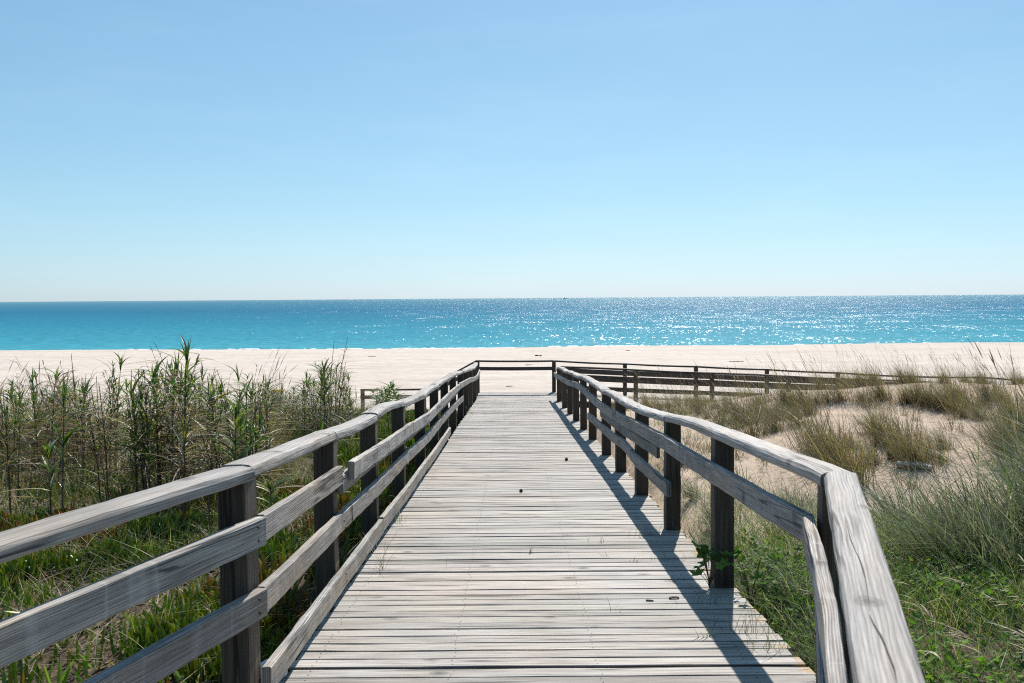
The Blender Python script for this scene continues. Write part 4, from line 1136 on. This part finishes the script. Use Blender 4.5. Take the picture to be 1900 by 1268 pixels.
# tangle of dead leaves in the reed bed
mb = MB()
P = scatter(3200, -8, -2.2, 10.2, 17.5, lambda x, y: ((x / y * F + 949) > -80) & ((x / y * F + 949) < 475)); N = len(P)
P[:, 2] += U_(0, .75, N) * U_(0, 1, N)
blades(mb, P, U_(.1, .4, N), U_(.006, .016, N), U_(0, 6.28, N), U_(.1, 1.2, N), U_(.2, 2.0, N), palette(N, LEAFD + [(.06, .10, .035), (.10, .15, .04)], (2, 3, 1, 3, 4, 4)), 4, None, 'leaf')
P = scatter(4200, -4.6, -2.4, 14.5, 20, lambda x, y: ((x / y * F + 949) > 495) & ((x / y * F + 949) < 660)); N = len(P)
P[:, 2] += U_(0, .6, N) * U_(0, 1, N)
blades(mb, P, U_(.1, .36, N), U_(.006, .014, N), U_(0, 6.28, N), U_(.1, 1.2, N), U_(.2, 2.0, N), palette(N, LEAFD + [(.06, .11, .035), (.11, .16, .04)], (1, 2, 1, 2, 4, 4)), 4, None, 'leaf')
tag(mb.build('undergrowth', M_LEAF), 'tangle of dead and green leaves low among the reeds', kind='stuff')

# ---- small plants by the railing and on the planks
def weed(px, py, n, h, label, cat='weed', cols=((.16, .15, .09), (.09, .13, .05)), w_=.003, spread=.02, group=None, name='weed_sprout', curve=.5, lean=.5):
    rgl = np.random.default_rng(int(px * 7 + py))
    h0 = (py - 553) / F
    Yv = CAM_Z / (h0 - SLOPE) if py > 735 else 29
    X = (px - 949) * Yv / F; z = float(deck_z(Yv)) - .004
    mb = MB(); a = rgl.uniform(0, 6.28, n)
    root = np.stack([rgl.normal(0, spread, n), rgl.normal(0, .006, n), np.zeros(n)], -1)
    blades(mb, root, h * rgl.uniform(.4, 1.1, n), np.full(n, w_), a, rgl.uniform(.1, lean, n), rgl.uniform(.1, curve, n), palette(n, cols, [1] * len(cols), .2, rgl), 4)
    o = mb.build(name, M_GRASS); o.location = (X, Yv, z)
    return tag(o, label, cat, group)
weed(985, 1030, 7, .06, 'tiny dark sprout between planks in the middle of the deck', w_=.005)
weed(1117, 1012, 7, .09, 'thin sprout between planks towards the shaded side', w_=.003)
weed(1122, 1040, 6, .07, 'small pale sprout close below another thin sprout')
weed(1175, 1050, 4, .05, 'tiny dark sprout near the edge of the railing shadow', w_=.006)
weed(1135, 1142, 3, .09, 'single thin upright stalk between planks', w_=.003)
weed(1090, 1010, 4, .08, 'faint thin stalk between planks beside a sprout', w_=.002)
weed(820, 1055, 2, .12, 'single thin stalk on the sunny planks near the kickboard', w_=.002)
weed(733, 970, 16, .26, 'spray of thin green grass leaning over the kickboard', cols=((.12, .17, .06), (.2, .2, .1)), lean=1.0, curve=1.0)
weed(700, 1060, 14, .36, 'long thin grass bending over the kickboard by the second post', cols=((.14, .18, .07), (.24, .22, .12)), lean=1.1, curve=1.1)
weed(862, 770, 26, .30, 'small green tuft at the foot of the far railing posts', cols=((.07, .12, .035), (.11, .15, .05)), spread=.10)
weed(872, 752, 20, .26, 'paler small tuft on the planks near the boardwalk end', cols=((.16, .18, .09), (.24, .22, .13)), spread=.15)
weed(1200, 1000, 22, .16, 'wispy grass tuft on the planks in the railing shadow', cols=((.2, .22, .14), (.12, .15, .08)), spread=.07)
weed(1225, 1045, 18, .14, 'second wispy tuft between shadow and railing post', cols=((.2, .22, .14), (.12, .15, .08)), spread=.08)
weed(1300, 1130, 22, .14, 'wispy grass tuft at the foot of the near railing post', cols=((.2, .22, .14), (.12, .15, .08), (.2, .12, .07)), spread=.09)
weed(1310, 1195, 5, .12, 'broad pale blade standing on the shaded planks', cols=((.15, .18, .15), (.12, .15, .1)), w_=.009)
weed(1400, 1185, 26, .2, 'green tuft growing over the plank ends', cols=((.07, .13, .03), (.12, .17, .05)), spread=.10)
weed(1455, 1215, 26, .2, 'green tuft beside plank ends below the rail', cols=((.07, .13, .03), (.12, .17, .05)), spread=.10)

def lobed_leaf(mb, c, size, nrm, rot, col):
    k = 25; a = np.arange(k) / k * 2 * math.pi
    rad = size * (.80 + .20 * np.cos(5 * a) + .05 * np.cos(15 * a)) * (1 - .35 * (np.cos(a) < -.9))
    nrm = nrm / np.linalg.norm(nrm); u = np.cross(nrm, (0, 1, .2)); u /= np.linalg.norm(u); v = np.cross(nrm, u)
    V = c + u * (np.cos(a + rot) * rad)[:, None] + v * (np.sin(a + rot) * rad)[:, None] + nrm * (.25 * size * np.cos(5 * a))[:, None] * .4
    V = np.vstack([V, c - nrm * size * .12])
    mb.add(V, tris=[(i, (i + 1) % k, k) for i in range(k)], col=col)
def mallow(name, X, Y, z, hgt, nl, label, seed, size=.045):
    rgl = np.random.default_rng(seed)
    root = empty(name, (X, Y, z)); tag(root, label, 'plant')
    sm, lm = MB(), MB()
    for i in range(nl):
        a = rgl.uniform(0, 6.28); L = hgt * rgl.uniform(.45, 1.05); ln = rgl.uniform(.15, .8)
        t = np.linspace(0, 1, 6)
        P = np.stack([np.cos(a) * L * ln * t ** 1.4, np.sin(a) * L * ln * t ** 1.4, L * t * (1 - .25 * ln * t)], -1)
        tube(sm, P, np.full(6, .0022), (.13, .09, .06), 4)
        lobed_leaf(lm, P[-1], size * rgl.uniform(.6, 1.2), np.array([rgl.normal(0, .5), rgl.normal(-.2, .5), 1.0]), rgl.uniform(0, 6.28), np.array([(.075, .16, .03), (.11, .20, .04), (.06, .12, .03)][i % 3]) * rgl.uniform(.8, 1.2))
    sm.build('stems', M_DRY, root); lm.build('leaves', M_HERB, root)
    return root
mallow('mallow_plant', 1.19, 5.98, float(deck_z(5.98)), .28, 15, 'green lobed-leaf weed growing up at the foot of the near railing post', 1, .055)
mallow('mallow_plant', 1.42, 5.9, -.40, .34, 14, 'green lobed-leaf weed just outside the near railing post', 2, .05)
mallow('mallow_plant', 1.62, 4.95, -.36, .22, 24, 'dense low leafy weed beside the plank ends under the rail', 3, .035)
mallow('mallow_plant', 1.75, 6.3, -.38, .25, 12, 'small bright leafy weed standing on sand behind the corner', 4, .035)
for i in range(9):
    rgl = np.random.default_rng(640 + i)
    x = 1.47 + .30 * rgl.random(); yv = 4.05 + i * .30
    mallow('mallow_plant', x, yv, float(ground(x, yv)), .16 + .16 * rgl.random(), 20, 'low bright green leafy weed in the row growing along the plank ends', 700 + i, .026 + .014 * rgl.random())['group'] = 'leafy weeds along the plank ends'
mallow('mallow_plant', 2.3, 4.3, -.33, .3, 20, 'leafy green weed in the grass outside the bent rail', 6, .04)

# nodding grass heads in the right foreground
mb_s, mb_h = MB(), MB()
for i in range(34):
    rgl = np.random.default_rng(500 + i)
    x, yv = rgl.uniform(1.8, 3.3), rgl.uniform(3.3, 5.6)
    if not off_deck(np.array([x]), np.array([yv]), .1)[0]: x += .8
    root = empty('wild_oat', (x, yv, float(ground(x, yv)))); tag(root, 'wild oat stalk with pale drooping head in the grass outside the bent rail', 'grass stalk', 'wild oat stalks in the grass')
    s, hd = MB(), MB()
    k = 1; L = rgl.uniform(.35, .6)
    az = np.array([math.pi + rgl.normal(0, .7)]); ln = np.array([rgl.uniform(.1, .4)]); cv = np.array([rgl.uniform(.3, .7)])
    P = blades(s, np.zeros((1, 3)), np.array([L]), np.array([.003]), az, ln, cv, np.array([(.26, .25, .13)]), 6, None, 'stalk')
    m = 7; tt = rgl.uniform(.72, 1.0, m)
    rt = np.stack([np.interp(tt, np.linspace(0, 1, 7), P[0, :, j]) for j in range(3)], -1)
    blades(hd, rt, rgl.uniform(.035, .06, m), np.full(m, .008), az[0] + rgl.normal(0, .6, m), rgl.uniform(.8, 1.5, m), rgl.uniform(.5, 1.4, m), palette(m, [(.5, .43, .31), (.38, .31, .21), (.30, .22, .15)], (2, 1, 1), .12, rgl), 3, None, 'head')
    s.build('stalk', M_DRY, root); hd.build('seed_head', M_DRY, root)

# ---- loose objects
def lump(name, loc, dims, mat, label, cat, seed=0, rz=0.0, rough=.12, group=None):
    rgl = np.random.default_rng(seed)
    nu, nv = 14, 9
    V = []
    ph = rgl.uniform(0, 6.28, 6)
    for i in range(nv):
        th = math.pi * i / (nv - 1)
        for j in range(nu):
            a = 2 * math.pi * j / nu
            d = 1 + rough * (math.sin(2 * a + ph[0]) * math.sin(th) + .6 * math.sin(3 * a + ph[1] + 2 * th) + .5 * math.cos(2 * th + ph[2])) 
            V.append((d * math.sin(th) * math.cos(a) * dims[0] / 2, d * math.sin(th) * math.sin(a) * dims[1] / 2, d * math.cos(th) * dims[2] / 2 + dims[2] * .4))
    idx = np.arange(nu * nv).reshape(nv, nu)
    q = np.stack([idx[:-1], idx[1:], np.roll(idx[1:], -1, 1), np.roll(idx[:-1], -1, 1)], -1).reshape(-1, 4)
    mb = MB(); mb.add(V, quads=q)
    o = mb.build(name, mat, smooth=True); o.location = loc; o.rotation_euler = (0, 0, rz)
    return tag(o, label, cat, group)
M_STONE = plain('white_stone', (0.70, 0.71, 0.72), .6, .12, 30, .2)
M_BARK = plain('dark_bark', (0.045, 0.035, 0.03), .8, .3, 60, .3)
M_DRIFT = wood('driftwood', (0.14, .125, .11), (.36, .34, .32), (.56, .54, .52), .7, False, .4)
lump('stone', (-1.265, 4.22, -.30), (.17, .13, .12), M_STONE, 'rounded white stone on the ground in front of the bend post', 'stone', 1)
lump('stone', (-1.10, 4.42, -.27), (.15, .12, .13), M_STONE, 'white stone half hidden behind the end of the kickboard', 'stone', 2, .4)
def on_deck(px, py):
    Yv = CAM_Z / ((py - 553) / F - SLOPE); return ((px - 949) * Yv / F, Yv, float(deck_z(Yv)))
lump('pine_cone', on_deck(1049, 857), (.045, .04, .045), M_BARK, 'small dark cone on the middle of the deck, the farther of two', 'cone', 5, 0, .2)
lump('pine_cone', on_deck(964, 915), (.035, .03, .035), M_BARK, 'small dark cone on the middle of the deck, the nearer of two', 'cone', 6, 0, .2)
p = on_deck(1250, 1120)
o = board('bark_strip', None, line((p[0] - .030, p[1], p[2] + .010), (p[0] + .030, p[1] + .006, p[2] + .011), .012, .002), rect_prof(.013, .009, .002), M_BARK, 1, .002); tag(o, 'dark strip of bark lying in a gap of the planks', 'bark')
p = on_deck(1204, 1123)
o = board('wood_chip', None, line((p[0] - .022, p[1], p[2] + .008), (p[0] + .022, p[1] - .006, p[2] + .008), .012), rect_prof(.014, .006, .002), M_DRIFT, 1.3, .001); tag(o, 'pale wood chip lying on the planks beside the bark strip', 'wood chip')
p = gpix(1662, 870); p2 = gpix(1735, 878)
o = board('driftwood_plank', None, line((p[0], p[1], p[2] + .07), (p2[0], p2[1] + .1, p2[2] + .05), .08, .01), rect_prof(.10, .035), M_DRIFT, 1.1, .004); tag(o, 'grey driftwood plank lying on the sand below the dune tufts', 'driftwood')
# wrack on the beach
for i, (px, py, L, lb) in enumerate(((996, 661, .26, 'dark driftwood piece on the open beach, larger of a pair'), (1003, 661, .16, 'dark driftwood piece on the open beach, smaller of a pair'), (982, 678, .5, 'small brown stick on the open beach beyond the end railing'),
                                   (1367, 672, 1.0, 'long thin stick on the open beach beyond the side ramp'), (1165, 651, .4, 'dark bit of driftwood near the water edge'), (690, 662, .6, 'thin brown stick on the open beach beyond the stair railing'), (945, 718, .3, 'small bleached stick on the sand just beyond the end railing'))):
    p = gpix(px, py, 31, 96)
    th = .08 if i < 2 else .035
    P = line((p[0] - L / 2, p[1], p[2] + th * .8), (p[0] + L / 2, p[1] + .2, p[2] + th * .7), .1, th * .4)
    tag(board('driftwood', None, P, rect_prof(th, th, th * .2), M_BARK if i in (0, 1, 4) else M_DRIFT, .7, .008), lb, 'driftwood')

# bits of foam thrown up over the edge of the berm
M_FOAM = plain('foam', (0.80, 0.82, 0.83), .9, .06, 8)
mb = MB(); rgl = np.random.default_rng(4)
for i in range(70):
    x = rgl.normal(-1.5, 9) if i < 50 else rgl.uniform(-45, 45); yv = rgl.uniform(96.2, 97.6); L = rgl.uniform(.15, .9); hh = rgl.uniform(.03, .10)
    k = 8; a = np.arange(k) / k * 2 * math.pi
    z = float(ground(x, yv))
    V = np.vstack([np.stack([x + L * np.cos(a) * rgl.uniform(.7, 1.2, k), yv + .25 * np.sin(a), np.full(k, z - .02)], -1), np.stack([x + .6 * L * np.cos(a), yv + .13 * np.sin(a), z + hh * rgl.uniform(.5, 1.1, k)], -1)])
    mb.add(V, quads=[(j, (j + 1) % k, (j + 1) % k + k, j + k) for j in range(k)], tris=[(k, k + j, k + j + 1) for j in range(1, k - 1)])
tag(mb.build('sea_foam', M_FOAM, smooth=True), 'scraps of white foam along the water edge', kind='stuff')

# blue box with a yellow top at the edge of the beach
M_BLUE = plain('blue_plastic', (0.035, 0.06, 0.17), .45, .15, 15)
M_YEL = plain('yellow_plastic', (0.62, 0.42, 0.06), .45, .1, 15)
Yb = 33.0
pb = at(515, 730, Yb); gz = float(ground(pb[0], Yb))
zt = float(at(515, 723, Yb)[2]); 
root = empty('litter_bin', (pb[0], Yb, gz)); tag(root, 'blue box-shaped bin with a yellow top at the beach edge behind the reeds', 'bin')
Hh = zt - gz
mb = MB()
P = [(0, 0, zz_) for zz_ in np.linspace(0.0, Hh - .05, 5)]
def boxm(mb, cx, cy, z0, z1, wx, wy, bev=.012, taper=1.0):
    V = []
    for z, s in ((z0, taper), (z1 - bev, 1.0), (z1, 1.0 - bev / wx * 2)):
        for sx_, sy_ in ((-1, -1), (1, -1), (1, 1), (-1, 1)): V.append((cx + sx_ * wx / 2 * s, cy + sy_ * wy / 2 * s, z))
    q = [(a + l, (a + 1) % 4 + l, (a + 1) % 4 + l + 4, a + l + 4) for l in (0, 4) for a in range(4)] + [(8, 9, 10, 11), (3, 2, 1, 0)]
    mb.add(V, quads=q)
boxm(mb, 0, 0, -.05, Hh - .06, .34, .34, .012, .85); mb.build('bin_body', M_BLUE, root)
mb = MB(); boxm(mb, 0, 0, Hh - .055, Hh, .38, .38, .02); mb.build('bin_lid', M_YEL, root)

# small ship on the horizon
M_SHIP = plain('ship_paint', (0.10, 0.12, 0.15), .5)
Ys = 5200.0
pS = at(1048, 553, Ys)
root = empty('fishing_boat', (pS[0], Ys, SEA_Z)); tag(root, 'tiny dark boat on the horizon', 'boat')
mb = MB()
hull = [(-9, 0, 2.2), (-8.5, -2, 2.0), (0, -2.6, 1.6), (7, -1.8, 2.2), (11, 0, 3.2), (7, 1.8, 2.2), (0, 2.6, 1.6), (-8.5, 2, 2.0)]
V = hull + [(x * .85, y_ * .6, -.6) for x, y_, z in hull]
q = [(i, (i + 1) % 8, (i + 1) % 8 + 8, i + 8) for i in range(8)] + [(0, 1, 2, 7), (2, 3, 6, 7), (3, 4, 5, 6)]
mb.add(V, quads=q); mb.build('hull', M_SHIP, root)
mb = MB(); boxm(mb, -3, 0, 1.7, 5.5, 5, 3.4, .2); boxm(mb, -3.5, 0, 5.5, 7.4, 3.4, 2.6, .2); mb.build('wheelhouse', M_SHIP, root)
mb = MB(); tube(mb, [(2, 0, 2), (2, 0, 11)], np.array([.25, .15]), (1, 1, 1)); mb.build('mast', M_SHIP, root)
